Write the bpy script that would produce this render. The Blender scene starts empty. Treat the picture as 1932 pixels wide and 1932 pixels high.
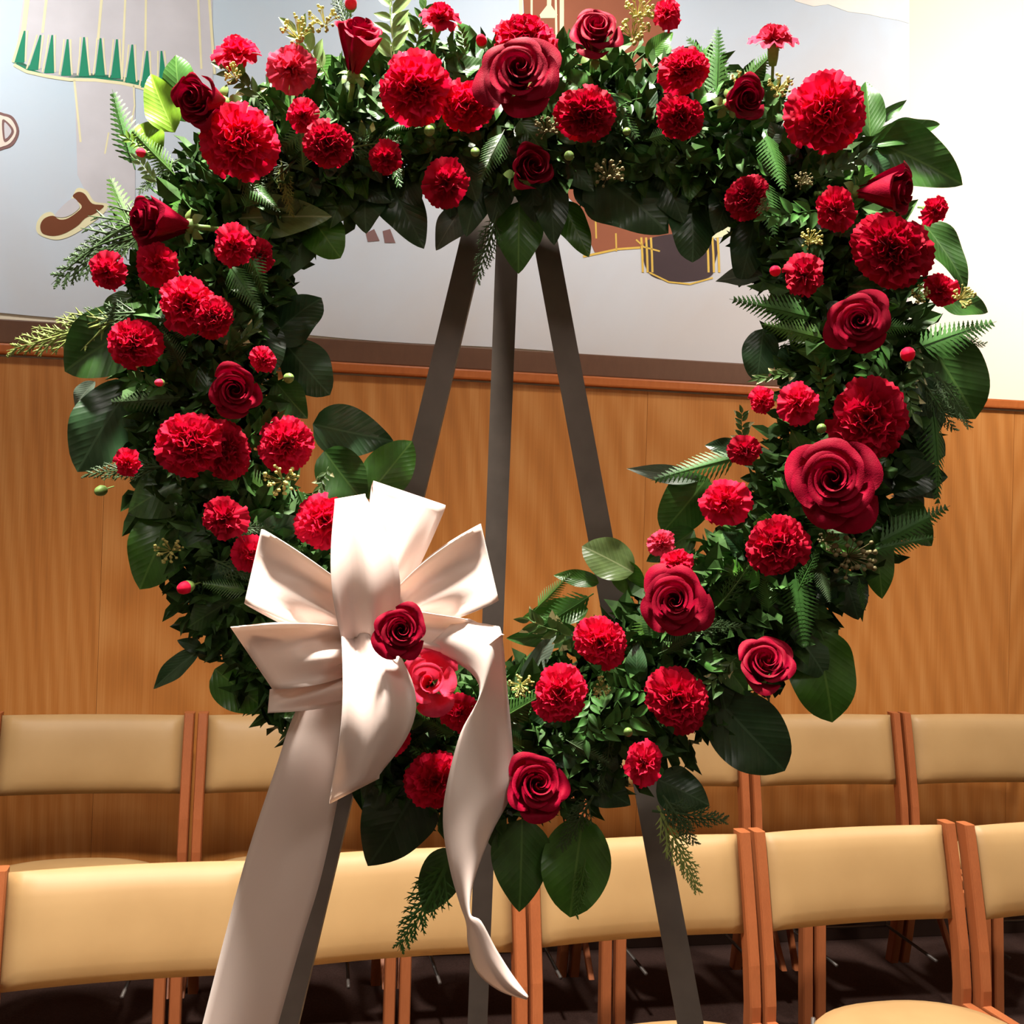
import bpy, bmesh, math, random
from mathutils import Vector, Matrix, Euler
random.seed(7)
S = bpy.context.scene
COL = S.collection
PI = math.pi
def V(*a): return Vector(a)

# ------------------------------------------------------------------ camera
F = 2090.0                     # focal length in pixels of the 1932 px frame
CAM_Z = 1.5
cd = bpy.data.cameras.new('camera'); cam = bpy.data.objects.new('camera', cd); COL.objects.link(cam)
cd.sensor_width = 36.0; cd.lens = 36.0 * F / 1932.0; cd.clip_start = 0.02
CR = Matrix.Rotation(PI / 2 + 34 / F, 3, 'X') @ Matrix.Rotation(0.030, 3, 'Z')
CP = V(0, 0, CAM_Z)
cam.matrix_world = Matrix.Translation(CP) @ CR.to_4x4()
S.camera = cam

# ------------------------------------------------------------------ world, lights, exposure
S.view_settings.view_transform = 'Standard'; S.view_settings.look = 'None'
S.view_settings.gamma = 1.0; S.view_settings.use_curve_mapping = False
S.view_settings.exposure = 0.0
w = bpy.data.worlds.new('world'); S.world = w; w.use_nodes = True
w.node_tree.nodes['Background'].inputs[0].default_value = (1.0, 0.93, 0.84, 1)
w.node_tree.nodes['Background'].inputs[1].default_value = 0.25
CEIL = 3.5
def area(name, loc, size, power, col=(1, 0.93, 0.83), aim=None, spread=PI):
    l = bpy.data.lights.new(name, 'AREA'); l.shape = 'DISK'; l.size = size; l.energy = power; l.color = col; l.spread = spread
    o = bpy.data.objects.new(name, l); COL.objects.link(o); o.location = loc
    if aim is not None:
        o.rotation_euler = (Vector(aim) - Vector(loc)).to_track_quat('-Z', 'Y').to_euler()
    return o
area('downlight_or_fill', (-0.25, 0.80, CEIL - .03), 0.22, 88, aim=(-0.2, 1.0, 1.2), spread=math.radians(110))
for x, y, p in ((-1.2, 2.05, 14), (0.2, 2.38, 16), (1.6, 2.68, 16)):
    area('downlight_or_fill', (x, y, CEIL - .03), 0.35, p, spread=math.radians(62))
for x, y, p in ((-1.7, 2.25, 10.5), (0.1, 2.55, 9.5), (2.0, 2.3, 36)):        # wash lights added to brighten the upper wall, no fixtures seen
    area('wall_wash_fill', (x, y, CEIL - .06), 0.3, p, (1, .94, .86), aim=(x + .1, y + 1.3, 2.6), spread=math.radians(120))
for x, y, p in ((-1.6, -1.2, 23), (1.6, -1.2, 23)):  # front fill: unseen lights added behind the camera to lift the dark parts
    area('downlight_or_fill', (x, y, CEIL - .03), 0.9, p, (1, .93, .85))

# ------------------------------------------------------------------ pixel helpers
def ray(px, py): return CR @ V((px - 966) / F, (966 - py) / F, -1.0)
def at_depth(px, py, D): return CP + ray(px, py) * D
def on_plane(px, py, p0, n):
    d = ray(px, py); return CP + d * ((p0 - CP).dot(n) / d.dot(n))
WT = math.radians(5)
WN = V(0, -math.cos(WT), math.sin(WT)); WU = V(0, math.sin(WT), math.cos(WT)); WR = V(1, 0, 0)
WP = at_depth(975, 840, 1.12)
def W(px, py, off=0.0): return on_plane(px, py, WP + WN * off, WN)
def mpx(p): return (CR.transposed() @ (p - CP)).z / -F      # metres per pixel at point p
WALL_SLOPE = 0.183
WD = V(1, WALL_SLOPE, 0).normalized(); WALLN = V(WD.y, -WD.x, 0)     # along the wall / towards the room
WALL0 = V(0, 3.60, 0)
def K(px, py, off=0.0): return on_plane(px, py, WALL0 + WALLN * off, WALLN)
def wall_pt(s, z, off=0.0): return WALL0 + WD * s + WALLN * off + V(0, 0, z)

# ------------------------------------------------------------------ object helpers
def obj(name, me, mat=None, parent=None, kind=None, smooth=True):
    o = bpy.data.objects.new(name, me); COL.objects.link(o)
    if mat is not None and not me.materials: me.materials.append(mat)
    if parent is not None: o.parent = parent
    if kind: o['kind'] = kind
    return o
def mesh(name, vs, fs, smooth=True, mat=None):
    me = bpy.data.meshes.new(name); me.from_pydata([tuple(v) for v in vs], [], fs); me.update()
    if smooth:
        me.polygons.foreach_set('use_smooth', [True] * len(me.polygons))
    if mat: me.materials.append(mat)
    return me
def bm_mesh(name, bm, smooth=False, mat=None):
    me = bpy.data.meshes.new(name); bm.to_mesh(me); bm.free()
    if smooth: me.polygons.foreach_set('use_smooth', [True] * len(me.polygons))
    if mat: me.materials.append(mat)
    return me
def empty(name, loc=(0, 0, 0), rz=0.0):
    o = bpy.data.objects.new(name, None); o.empty_display_size = .05; COL.objects.link(o)
    o.location = loc; o.rotation_euler = (0, 0, rz); return o
def tag(o, label, cat, group=None):
    o['label'] = label; o['category'] = cat
    if group: o['group'] = group
    return o
def grid(nu, nv, f):
    vs = [f(i / nu, j / nv) for j in range(nv + 1) for i in range(nu + 1)]
    fs = [(j * (nu + 1) + i, j * (nu + 1) + i + 1, (j + 1) * (nu + 1) + i + 1, (j + 1) * (nu + 1) + i) for j in range(nv) for i in range(nu)]
    return vs, fs
def join(parts):
    vs, fs = [], []
    for a, b in parts:
        n = len(vs); vs += a; fs += [tuple(i + n for i in f) for f in b]
    return vs, fs
def box_bm(bm, size, mtx, bevel=0.0):
    r = bmesh.ops.create_cube(bm, size=1.0)
    for v in r['verts']: v.co = Vector((v.co.x * size[0], v.co.y * size[1], v.co.z * size[2]))
    if bevel:
        es = list({e for v in r['verts'] for e in v.link_edges})
        rb = bmesh.ops.bevel(bm, geom=es, offset=bevel, segments=2, affect='EDGES', profile=.6)
        vv = list({v for f in rb['faces'] for v in f.verts} | {v for v in r['verts'] if v.is_valid})
    else: vv = r['verts']
    for v in vv: v.co = mtx @ v.co
def tube(pts, rads, n=6, cap=True):
    pts = [Vector(p) for p in pts]; vs, fs = [], []
    if not hasattr(rads, '__len__'): rads = [rads] * len(pts)
    up = V(.31, .57, .76)
    for i, p in enumerate(pts):
        t = (pts[min(i + 1, len(pts) - 1)] - pts[max(i - 1, 0)]).normalized()
        a = t.cross(up).normalized(); b = t.cross(a)
        for k in range(n):
            q = 2 * PI * k / n; vs.append(p + (a * math.cos(q) + b * math.sin(q)) * rads[i])
    for i in range(len(pts) - 1):
        for k in range(n):
            fs.append((i * n + k, i * n + (k + 1) % n, (i + 1) * n + (k + 1) % n, (i + 1) * n + k))
    if cap:
        fs.append(tuple(range(n - 1, -1, -1))); fs.append(tuple((len(pts) - 1) * n + k for k in range(n)))
    return vs, fs
def lathe(prof, n=12):
    vs, fs = [], []
    for r, z in prof:
        for k in range(n): vs.append(V(r * math.cos(2 * PI * k / n), r * math.sin(2 * PI * k / n), z))
    for i in range(len(prof) - 1):
        for k in range(n):
            fs.append((i * n + k, i * n + (k + 1) % n, (i + 1) * n + (k + 1) % n, (i + 1) * n + k))
    return vs, fs
def cr(pts, t):                      # Catmull-Rom through a list of vectors, t in 0..1
    n = len(pts) - 1; x = min(max(t, 0), 1) * n; i = min(int(x), n - 1); u = x - i
    p0 = pts[max(i - 1, 0)]; p1 = pts[i]; p2 = pts[i + 1]; p3 = pts[min(i + 2, n)]
    return 0.5 * ((2 * p1) + (p2 - p0) * u + (2 * p0 - 5 * p1 + 4 * p2 - p3) * u * u + (3 * p1 - p0 - 3 * p2 + p3) * u ** 3)
def lerp(a, b, t): return a + (b - a) * t
def frame(x, y, z, loc):
    return Matrix(((x.x, y.x, z.x, loc.x), (x.y, y.y, z.y, loc.y), (x.z, y.z, z.z, loc.z), (0, 0, 0, 1)))

# ------------------------------------------------------------------ materials
def s2l(r, g, b):
    f = lambda c: (c / 255 / 12.92) if c / 255 <= .04045 else ((c / 255 + .055) / 1.055) ** 2.4
    return (f(r), f(g), f(b), 1)
class NT:
    def __init__(s, name, rough=.5, spec=.5):
        s.m = bpy.data.materials.new(name); s.m.use_nodes = True; s.t = s.m.node_tree
        s.b = s.t.nodes['Principled BSDF']; s.b.inputs['Roughness'].default_value = rough
        s.b.inputs['Specular IOR Level'].default_value = spec
    def n(s, typ, **kw):
        o = s.t.nodes.new(typ)
        for k, v in kw.items():
            if k.startswith('i_'): o.inputs[int(k[2:])].default_value = v
            else: setattr(o, k, v)
        return o
    def l(s, a, b): s.t.links.new(a, b)
    def ramp(s, stops, src=None):
        r = s.n('ShaderNodeValToRGB'); e = r.color_ramp.elements
        while len(e) < len(stops): e.new(.5)
        for el, (p, c) in zip(e, stops): el.position = p; el.color = c
        if src is not None: s.l(src, r.inputs[0])
        return r
    def coord(s, kind='Object', scale=(1, 1, 1), rot=(0, 0, 0)):
        c = s.n('ShaderNodeTexCoord'); m = s.n('ShaderNodeMapping'); m.inputs['Scale'].default_value = scale; m.inputs['Rotation'].default_value = rot
        s.l(c.outputs[kind], m.inputs[0]); return m.outputs[0]
    def noise(s, vec, scale, detail=3, rough=.5, dist=0):
        x = s.n('ShaderNodeTexNoise'); x.inputs['Scale'].default_value = scale; x.inputs['Detail'].default_value = detail
        x.inputs['Roughness'].default_value = rough; x.inputs['Distortion'].default_value = dist
        if vec is not None: s.l(vec, x.inputs['Vector'])
        return x.outputs[0]
    def col(s, c): s.l(c, s.b.inputs['Base Color'])
    def bump(s, h, strength=.2, dist=.002):
        b = s.n('ShaderNodeBump'); b.inputs['Strength'].default_value = strength; b.inputs['Distance'].default_value = dist
        s.l(h, b.inputs['Height']); s.l(b.outputs[0], s.b.inputs['Normal'])
    def math(s, op, a, b=None):
        x = s.n('ShaderNodeMath', operation=op)
        for i, q in enumerate((a, b)):
            if q is None: continue
            if isinstance(q, (int, float)): x.inputs[i].default_value = q
            else: s.l(q, x.inputs[i])
        return x.outputs[0]
    def mix(s, fac, a, b, mode='MIX'):
        x = s.n('ShaderNodeMix', data_type='RGBA', blend_type=mode)
        for i, q in ((0, fac), (6, a), (7, b)):
            if isinstance(q, (int, float, tuple)): x.inputs[i].default_value = q
            else: s.l(q, x.inputs[i])
        return x.outputs[2]
def mul(c, k): return (c[0] * k, c[1] * k, c[2] * k, 1)
def plain(name, c, rough=.5, spec=.4, var=.08, scale=20):
    t = NT(name, rough, spec); nz = t.noise(t.coord('Object'), scale)
    t.col(t.ramp([(.3, mul(c, 1 - var)), (.7, mul(c, 1 + var))], nz).outputs[0]); return t.m

def wood(name, c_dark, c_mid, c_light, scale=(1, 1, 1), rough=.38, rings=True):
    t = NT(name, rough, .35); v = t.coord('Object', scale)
    n1 = t.noise(t.coord('Object', (scale[0] * 5, scale[1] * 5, scale[2] * 1.3)) if rings else v, 2.0 if rings else 3.0, 4, .55, .3)
    fine = t.coord('Object', (scale[0] * 60, scale[1] * 60, scale[2] * 2.2)); n2 = t.noise(fine, 3.0, 3, .6)
    if rings:
        wv = t.n('ShaderNodeTexWave', wave_type='RINGS', rings_direction='Y'); wv.inputs['Scale'].default_value = 4.0
        wv.inputs['Distortion'].default_value = 3.0; wv.inputs['Detail'].default_value = 2.5; wv.inputs['Detail Scale'].default_value = 1.1
        oi = t.n('ShaderNodeObjectInfo'); sh = t.n('ShaderNodeVectorMath', operation='ADD'); t.l(v, sh.inputs[0])
        cx = t.n('ShaderNodeCombineXYZ'); t.l(t.math('MULTIPLY', oi.outputs['Random'], 3.0), cx.inputs[0]); t.l(t.math('MULTIPLY', oi.outputs['Random'], 9.0), cx.inputs[2])
        t.l(cx.outputs[0], sh.inputs[1]); t.l(sh.outputs[0], wv.inputs[0]); t.l(t.coord('Object', (scale[0] * 1.6, scale[1], .30)), sh.inputs[0])
        f = t.math('ADD', t.math('MULTIPLY', wv.outputs['Fac'], .16), t.math('ADD', t.math('MULTIPLY', n1, .55), t.math('MULTIPLY', n2, .36)))
    else:
        f = t.math('ADD', t.math('MULTIPLY', n1, .6), t.math('MULTIPLY', n2, .4))
    r = t.ramp([(.22, c_dark), (.5, c_mid), (.8, c_light)], f); t.col(r.outputs[0]); t.bump(n2, .08, .001)
    return t.m
M = {}
M['oak'] = wood('oak_veneer', s2l(160, 100, 48), s2l(188, 120, 58), s2l(206, 144, 82), (1.6, 1.6, .28))
M['trim'] = wood('trim_wood', s2l(150, 78, 32), s2l(180, 98, 46), s2l(196, 115, 60), (.3, 3, 3), rings=False)
M['board'] = wood('dark_board', s2l(88, 58, 42), s2l(100, 67, 48), s2l(110, 76, 56), (.3, 3, 3), rings=False, rough=.5)
M['chair_wood'] = wood('chair_wood', s2l(128, 70, 40), s2l(152, 86, 50), s2l(166, 98, 60), (3, 3, .8), rings=False)
M['cream'] = plain('cream_paint', s2l(248, 240, 220), .7, .2, .015, 3)
M['ceiling'] = plain('ceiling_paint', s2l(235, 230, 220), .8, .2, .01, 3)
M['carpet'] = plain('brown_carpet', s2l(58, 42, 38), .95, .1, .25, 220)
M['base'] = plain('dark_strip_brown', s2l(52, 36, 30), .6, .2, .1, 20)
M['metal'] = plain('easel_metal', s2l(122, 112, 105), .6, .2, .1, 30)
M['rod'] = plain('grey_rod', s2l(84, 76, 72), .4, .5, .05)
t = NT('tan_vinyl', .5, .35); v = t.coord('Object'); t.col(t.ramp([(.3, s2l(158, 126, 84)), (.7, s2l(166, 134, 91))], t.noise(v, 7, 4)).outputs[0]); t.bump(t.noise(v, 350, 2), .06, .0006); M['vinyl'] = t.m
t = NT('satin_ribbon', .36, .5); v = t.coord('Object')
t.col(t.ramp([(.3, s2l(242, 222, 214)), (.7, s2l(246, 230, 222))], t.noise(v, 6)).outputs[0])
t.b.inputs['Sheen Weight'].default_value = .25; t.bump(t.noise(v, 900, 1), .04, .0004); M['satin'] = t.m
tr = t.n('ShaderNodeBsdfTranslucent'); tr.inputs[0].default_value = s2l(250, 226, 205); mx = t.n('ShaderNodeMixShader'); mx.inputs[0].default_value = .22
t.l(t.b.outputs[0], mx.inputs[1]); t.l(tr.outputs[0], mx.inputs[2]); t.l(mx.outputs[0], t.t.nodes['Material Output'].inputs[0])

def petal_mat(name, c0, c1, sheen=.3, transl=.12):
    t = NT(name, .6, .12); v = t.coord('Object'); oi = t.n('ShaderNodeObjectInfo')
    nz = t.noise(v, 2.6, 3, .6)
    base = t.ramp([(.25, c0), (.75, c1)], nz).outputs[0]
    k = t.math('ADD', t.math('MULTIPLY', oi.outputs['Random'], .35), .82)
    hs = t.n('ShaderNodeHueSaturation'); t.l(base, hs.inputs['Color']); t.l(k, hs.inputs['Value']); t.col(hs.outputs[0])
    t.b.inputs['Sheen Weight'].default_value = sheen; t.b.inputs['Sheen Roughness'].default_value = .4; t.b.inputs['Sheen Tint'].default_value = (1, .25, .35, 1)
    t.bump(t.noise(t.coord('Object', (22, 22, 4)), 2, 2), .12, .01)
    tr = t.n('ShaderNodeBsdfTranslucent'); t.l(hs.outputs[0], tr.inputs[0]); mx = t.n('ShaderNodeMixShader'); mx.inputs[0].default_value = transl
    t.l(t.b.outputs[0], mx.inputs[1]); t.l(tr.outputs[0], mx.inputs[2]); t.l(mx.outputs[0], t.t.nodes['Material Output'].inputs[0])
    return t.m
M['rose'] = petal_mat('rose_petal', s2l(124, 0, 28), s2l(158, 0, 44), .0, .10)
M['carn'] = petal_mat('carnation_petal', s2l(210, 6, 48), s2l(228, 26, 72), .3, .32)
M['carn_dark'] = petal_mat('dark_shaded_carnation_petal', s2l(178, 4, 38), s2l(200, 16, 56), .3, .28)  # deeper red blooms; also paints shade into carnations deep among the leaves
M['coral'] = petal_mat('coral_petal', s2l(220, 40, 76), s2l(234, 76, 104), .3, .3)
def leaf_mat(name, c, vein, rough=.36, spec=.5, edge=None, transl=.1):
    t = NT(name, rough, spec); tc = t.n('ShaderNodeTexCoord'); sx = t.n('ShaderNodeSeparateXYZ'); t.l(tc.outputs['Object'], sx.inputs[0])
    ax = t.math('ABSOLUTE', sx.outputs[0]); oi = t.n('ShaderNodeObjectInfo')
    base = t.ramp([(.3, mul(c, .78)), (.7, mul(c, 1.2))], t.noise(tc.outputs['Object'], 5, 3)).outputs[0]
    side = t.math('SINE', t.math('MULTIPLY', t.math('SUBTRACT', sx.outputs[1], t.math('MULTIPLY', ax, .75)), 34.0))
    sv = t.math('MULTIPLY', t.math('GREATER_THAN', side, .95), .12)
    mid = t.math('LESS_THAN', ax, .016)
    colr = t.mix(t.math('MAXIMUM', sv, t.math('MULTIPLY', mid, .8)), base, vein)
    if edge:
        lim = t.math('ADD', t.math('MULTIPLY', t.noise(tc.outputs['Object'], 9, 2), .16), .14)
        colr = t.mix(t.math('GREATER_THAN', ax, lim), colr, edge)
    hs = t.n('ShaderNodeHueSaturation'); t.l(colr, hs.inputs['Color']); t.l(t.math('ADD', t.math('MULTIPLY', oi.outputs['Random'], .6), .7), hs.inputs['Value'])
    t.col(hs.outputs[0]); t.bump(t.math('MAXIMUM', t.math('MULTIPLY', t.math('POWER', t.math('ABSOLUTE', side), 6.0), .5), mid), .10, .006)
    if transl:
        tr = t.n('ShaderNodeBsdfTranslucent'); t.l(hs.outputs[0], tr.inputs[0]); mx = t.n('ShaderNodeMixShader'); mx.inputs[0].default_value = transl
        t.l(t.b.outputs[0], mx.inputs[1]); t.l(tr.outputs[0], mx.inputs[2]); t.l(mx.outputs[0], t.t.nodes['Material Output'].inputs[0])
    return t.m
M['leaf'] = leaf_mat('salal_leaf', s2l(54, 94, 38), s2l(86, 124, 60))
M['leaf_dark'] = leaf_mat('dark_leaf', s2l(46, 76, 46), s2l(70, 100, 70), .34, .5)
M['leaf_green'] = leaf_mat('green_leaf', s2l(66, 116, 36), s2l(100, 144, 60))
M['leaf_lime'] = leaf_mat('lime_leaf', s2l(104, 142, 34), s2l(140, 172, 66))
M['leaf_pale'] = leaf_mat('pale_leaf', s2l(116, 144, 84), s2l(176, 192, 140))  # pale foliage; also paints the light on brightly lit leaves into their colour
M['leaf_grey'] = leaf_mat('eucalyptus_leaf', s2l(96, 112, 96), s2l(130, 142, 124), .45)
M['leaf_vari'] = leaf_mat('variegated_leaf', s2l(74, 104, 52), s2l(110, 136, 80), .4, .4, s2l(214, 214, 164))
M['fern'] = plain('fern_green', s2l(62, 108, 46), .5, .3, .25, 6)
M['fern_light'] = plain('fern_light_green', s2l(72, 112, 40), .45, .4, .2, 6)
M['cedar'] = plain('cedar_green', s2l(66, 90, 54), .55, .3, .25, 6)
M['cedar_light'] = plain('cedar_tip_green', s2l(140, 156, 84), .55, .3, .2, 6)
M['filler'] = plain('filler_green', s2l(58, 90, 42), .55, .25, .5, 60)
M['berry'] = plain('berry_green', s2l(188, 180, 104), .4, .4, .3, 60)
M['berry_dim'] = plain('berry_olive', s2l(128, 118, 80), .5, .4, .3, 60)
M['stem'] = plain('stem_green', s2l(112, 140, 72), .5, .3, .15, 6)
M['foam'] = plain('foam_green', s2l(20, 34, 20), .9, .1, .2, 80)

# ------------------------------------------------------------------ setting
def quad_slab(name, pts, thick_dir, mat, parent=None, kind=None):
    a = [Vector(p) for p in pts]; b = [p + thick_dir for p in a]; n = len(a)
    fs = [tuple(range(n)), tuple(range(2 * n - 1, n - 1, -1))] + [(i, i + n, (i + 1) % n + n, (i + 1) % n) for i in range(n)]
    return obj(name, mesh(name, a + b, fs, False), mat, parent, kind)
def slab(name, s0, s1, z0, z1, off0, off1, mat, parent=None, kind=None, bevel=0.0):
    """a block lying along the back wall; off = distance in front of the wall face"""
    bm = bmesh.new(); c = wall_pt((s0 + s1) / 2, (z0 + z1) / 2, (off0 + off1) / 2)
    m = frame(WD, -WALLN, V(0, 0, 1), V(0, 0, 0)); box_bm(bm, (s1 - s0, abs(off1 - off0), z1 - z0), Matrix.Identity(4), bevel)
    o = obj(name, bm_mesh(name, bm), mat, parent, kind); o.matrix_world = Matrix.Translation(c) @ m; return o
S0, S1 = -3.4, 4.2
EDGE = K(1715, 110).dot(WD) - WALL0.dot(WD)               # where the mural stops
wall = slab('wall_back', S0, S1, 0, CEIL, -.12, 0, M['cream'], kind='structure')
RISER = 0.14
# oak wainscot: panels on the wall, seams read as thin grooves
seam = [S0] + [K(x, 1000).dot(WD) - WALL0.dot(WD) for x in (195, 925, 1213, 1905)] + [S1]
ws = empty('wainscot', wall_pt(0, RISER)); ws['kind'] = 'structure'; ws.name = 'wainscot'
def child(o, p):
    m = o.matrix_world.copy(); o.parent = p; o.matrix_parent_inverse = Matrix.Translation(-p.location) if not p.rotation_euler.z else p.matrix_basis.inverted(); return o
Z_RAIL0 = K(966, 722).z; Z_RAIL1 = K(966, 706).z; Z_BOARD1 = K(966, 664).z
for a, b in zip(seam[:-1], seam[1:]):
    child(slab('panel', a + .0004, b - .0004, RISER, Z_RAIL0 - .006, 0.001, .012, M['oak'], bevel=.0005), ws)
slab('trim_rail', S0, S1, Z_RAIL0, Z_RAIL1 + .004, .0005, .034, M['trim'], kind='structure', bevel=.006).name = 'trim_1'
slab('trim_board', S0, EDGE, Z_RAIL1 + .004, Z_BOARD1 + .004, .0005, .026, M['board'], kind='structure', bevel=.004).name = 'trim_2'
slab('dark_strip_back', S0, S1, RISER, .36, .0125, .022, M['base'], kind='structure', bevel=.002)  # dark brown strip along the foot of the back wall
slab('floor', 0, 0.1, -0.1, 0, 0, .1, M['carpet'])
bpy.data.objects.remove(bpy.data.objects['floor'])
quad_slab('floor', [(-4.2, -4, 0), (4.2, -4, 0), (4.2, 5, 0), (-4.2, 5, 0)], V(0, 0, -.1), M['carpet'], kind='structure')
quad_slab('ceiling', [(-4.2, -4, CEIL), (4.2, -4, CEIL), (4.2, 5, CEIL), (-4.2, 5, CEIL)], V(0, 0, .1), M['ceiling'], kind='structure')
quad_slab('wall_left', [(-3.3, -4, 0), (-3.3, 5, 0), (-3.3, 5, CEIL), (-3.3, -4, CEIL)], V(-.1, 0, 0), M['cream'], kind='structure')
quad_slab('wall_right', [(3.9, -4, 0), (3.9, 5, 0), (3.9, 5, CEIL), (3.9, -4, CEIL)], V(.1, 0, 0), M['cream'], kind='structure')
quad_slab('wall_front', [(-4.2, -4, 0), (4.2, -4, 0), (4.2, -4, CEIL), (-4.2, -4, CEIL)], V(0, -.1, 0), M['cream'], kind='structure')
rs = slab('choir_riser', -3.2, 3.9, 0.0, RISER, .001, .80, M['carpet'], kind='structure', bevel=.008); rs.name = 'floor_riser'

# ------------------------------------------------------------------ mural
t = NT('mural_paint', .75, .2)
g = t.n('ShaderNodeNewGeometry'); sp = t.n('ShaderNodeSeparateXYZ'); t.l(g.outputs['Position'], sp.inputs[0])
hx = t.math('MULTIPLY', t.math('ADD', sp.outputs[0], 1.7), .30); hz = t.math('MULTIPLY', t.math('SUBTRACT', 3.2, sp.outputs[2]), .35)
nz = t.noise(t.coord('Object', (1, 1, 1)), 1.6, 4, .6, .5)
f = t.math('ADD', t.math('ADD', t.math('MULTIPLY', hx, .55), hz), t.math('MULTIPLY', nz, .5))
t.col(t.ramp([(.28, s2l(206, 232, 255)), (.6, s2l(214, 228, 246)), (.95, s2l(208, 204, 206))], f).outputs[0]); M['mural'] = t.m
def flat(name, c): return plain(name, c, .7, .2, .06, 8)
M['p_cream'] = flat('paint_cream', s2l(246, 244, 206)); M['p_teal'] = flat('paint_teal', s2l(40, 150, 118)); M['p_brown'] = flat('paint_brown', s2l(124, 72, 48))
M['p_gold'] = flat('paint_gold', s2l(226, 190, 92)); M['p_robe'] = flat('paint_robe_brown', s2l(158, 96, 72)); M['p_boot'] = flat('paint_purple_brown', s2l(76, 62, 66))
M['p_white'] = flat('paint_white', s2l(248, 240, 232)); M['p_mauve'] = flat('paint_mauve', s2l(140, 108, 108)); M['p_grey'] = flat('paint_warm_grey', s2l(216, 218, 230)); M['p_cloud'] = flat('paint_cloud', s2l(255, 252, 248))
tl, tr_, br, bl = K(-260, -160), K(1715, -160), K(1715, 717), K(-260, 575)
mural = empty('mural', (bl + br) * .5)
tag(mural, 'pale blue painted wall mural showing a skirt hem, a brown shoe and a brown robe', 'mural')
def mp(me_name, pts, off, mat, thick=.0008):
    if 'letter_' in me_name or 'shoe' in me_name or 'boot' in me_name:      # rounded outlines
        n = len(pts); Q = [Vector(p) for p in pts]; out = []
        for i in range(n):
            p0, p1, p2, p3 = Q[i - 1], Q[i], Q[(i + 1) % n], Q[(i + 2) % n]
            for k in range(4):
                u = k / 4; out.append(0.5 * ((2 * p1) + (p2 - p0) * u + (2 * p0 - 5 * p1 + 4 * p2 - p3) * u * u + (3 * p1 - p0 - 3 * p2 + p3) * u ** 3))
        pts = [tuple(p) for p in out]
    o = quad_slab(me_name, [K(x, y, off + thick) for x, y in pts], -WALLN * thick, mat); return child(o, mural)
mpts = [(1716, -160), (-820, -160), (-820, 531)] + [(x, 590 + .0715 * x + 2.5 * math.sin(x * .011)) for x in range(-780, 1716, 60)] + [(1715, 716)]
child(quad_slab('mural_panel', [K(x, y, .006) for x, y in mpts], -WALLN * .002, M['mural']), mural)
def stroke(name, pts, wd, off, mat):
    P = [Vector((a, b)) for a, b in pts]; vs = []
    for i, p in enumerate(P):
        d = (P[min(i + 1, len(P) - 1)] - P[max(i - 1, 0)]).normalized(); n = Vector((-d.y, d.x)) * wd / 2
        vs += [K(*(p + n), off), K(*(p - n), off)]
    fs = [(2 * i, 2 * i + 1, 2 * i + 3, 2 * i + 2) for i in range(len(P) - 1)]
    n = len(vs); back = [v - WALLN * .0006 for v in vs]
    fs += [tuple(i + n for i in reversed(f)) for f in fs]
    return child(obj(name, mesh(name, vs + back, fs, False), mat), mural)
# left figure: skirt, legs, shoe
mp('painted_skirt', [(52, -60), (400, -60), (402, 180), (330, 190), (260, 158), (200, 147), (140, 150), (90, 142), (27, 118)], .0066, M['p_grey'])
mp('painted_leg', [(141, 150), (255, 160), (255, 400), (180, 400), (146, 330)], .0066, M['p_grey'])
for pts, wd in (([(56, -40), (44, 60), (26, 118)], 9), ([(92, -40), (80, 62)], 5), ([(195, -40), (185, 75)], 5), ([(238, -40), (230, 150)], 4), ([(276, -40), (274, 96)], 4),
                ([(372, -40), (380, 130)], 4), ([(392, -40), (405, 140)], 5), ([(140, 150), (146, 210), (152, 268)], 4), ([(205, 250), (198, 290)], 3), ([(252, 160), (254, 200), (248, 230)], 3)):
    stroke('painted_line', pts, wd, .0078, M['p_cream'])
hem = [(26, 117), (50, 130), (90, 139), (130, 145), (180, 146), (230, 152), (262, 159), (300, 172), (330, 190)]
stroke('painted_hem', [(x, y + 5) for x, y in hem], 6, .0078, M['p_cream'])
stroke('painted_hem', [(x, y - 3) for x, y in hem], 9, .0074, M['p_teal'])
for x, yb, yt, lean in ((36, 118, 58, 10), (62, 132, 66, 14), (92, 138, 66, 6), (124, 143, 74, 3), (158, 144, 70, 0), (188, 143, 72, 1), (218, 148, 74, 2), (246, 156, 84, 3), (275, 165, 96, 2), (308, 172, 96, -4)):
    mp('painted_pleat', [(x - 9, yb), (x + 10, yb), (x + 2 + lean, yt), (x - 1 + lean, yt)], .0074, M['p_teal'])
    for s in (-1, 1): stroke('painted_line', [(x + s * 12, yb - 2), (x + s * 8 + lean * .5, (yb + yt) / 2), (x + s * 6 + lean, yt)], 3, .008, M['p_cream'])
def inset(pts, d):
    c = sum((Vector(p) for p in pts), Vector((0, 0))) / len(pts); return [tuple(Vector(p) + (c - Vector(p)).normalized() * d) for p in pts]
shoe = [(80, 440), (76, 425), (84, 412), (100, 407), (112, 414), (128, 412), (148, 398), (154, 388), (140, 374), (138, 368), (148, 362), (160, 366), (174, 384), (196, 388), (180, 402), (160, 412), (146, 426), (122, 440), (100, 445)]
shoe_o = [(100, 452), (72, 441), (69, 422), (80, 405), (96, 400), (112, 408), (136, 372), (146, 355), (164, 360), (178, 380), (204, 386), (190, 408), (150, 436), (124, 449)]
mp('painted_shoe_outline', shoe_o, .0068, M['p_cream']); mp('painted_shoe', shoe, .0078, M['p_brown'])
mp('painted_shoe_opening', [(104, 404), (136, 374), (150, 388), (144, 398), (128, 408), (112, 410)], .0084, M['p_grey'])
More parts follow.
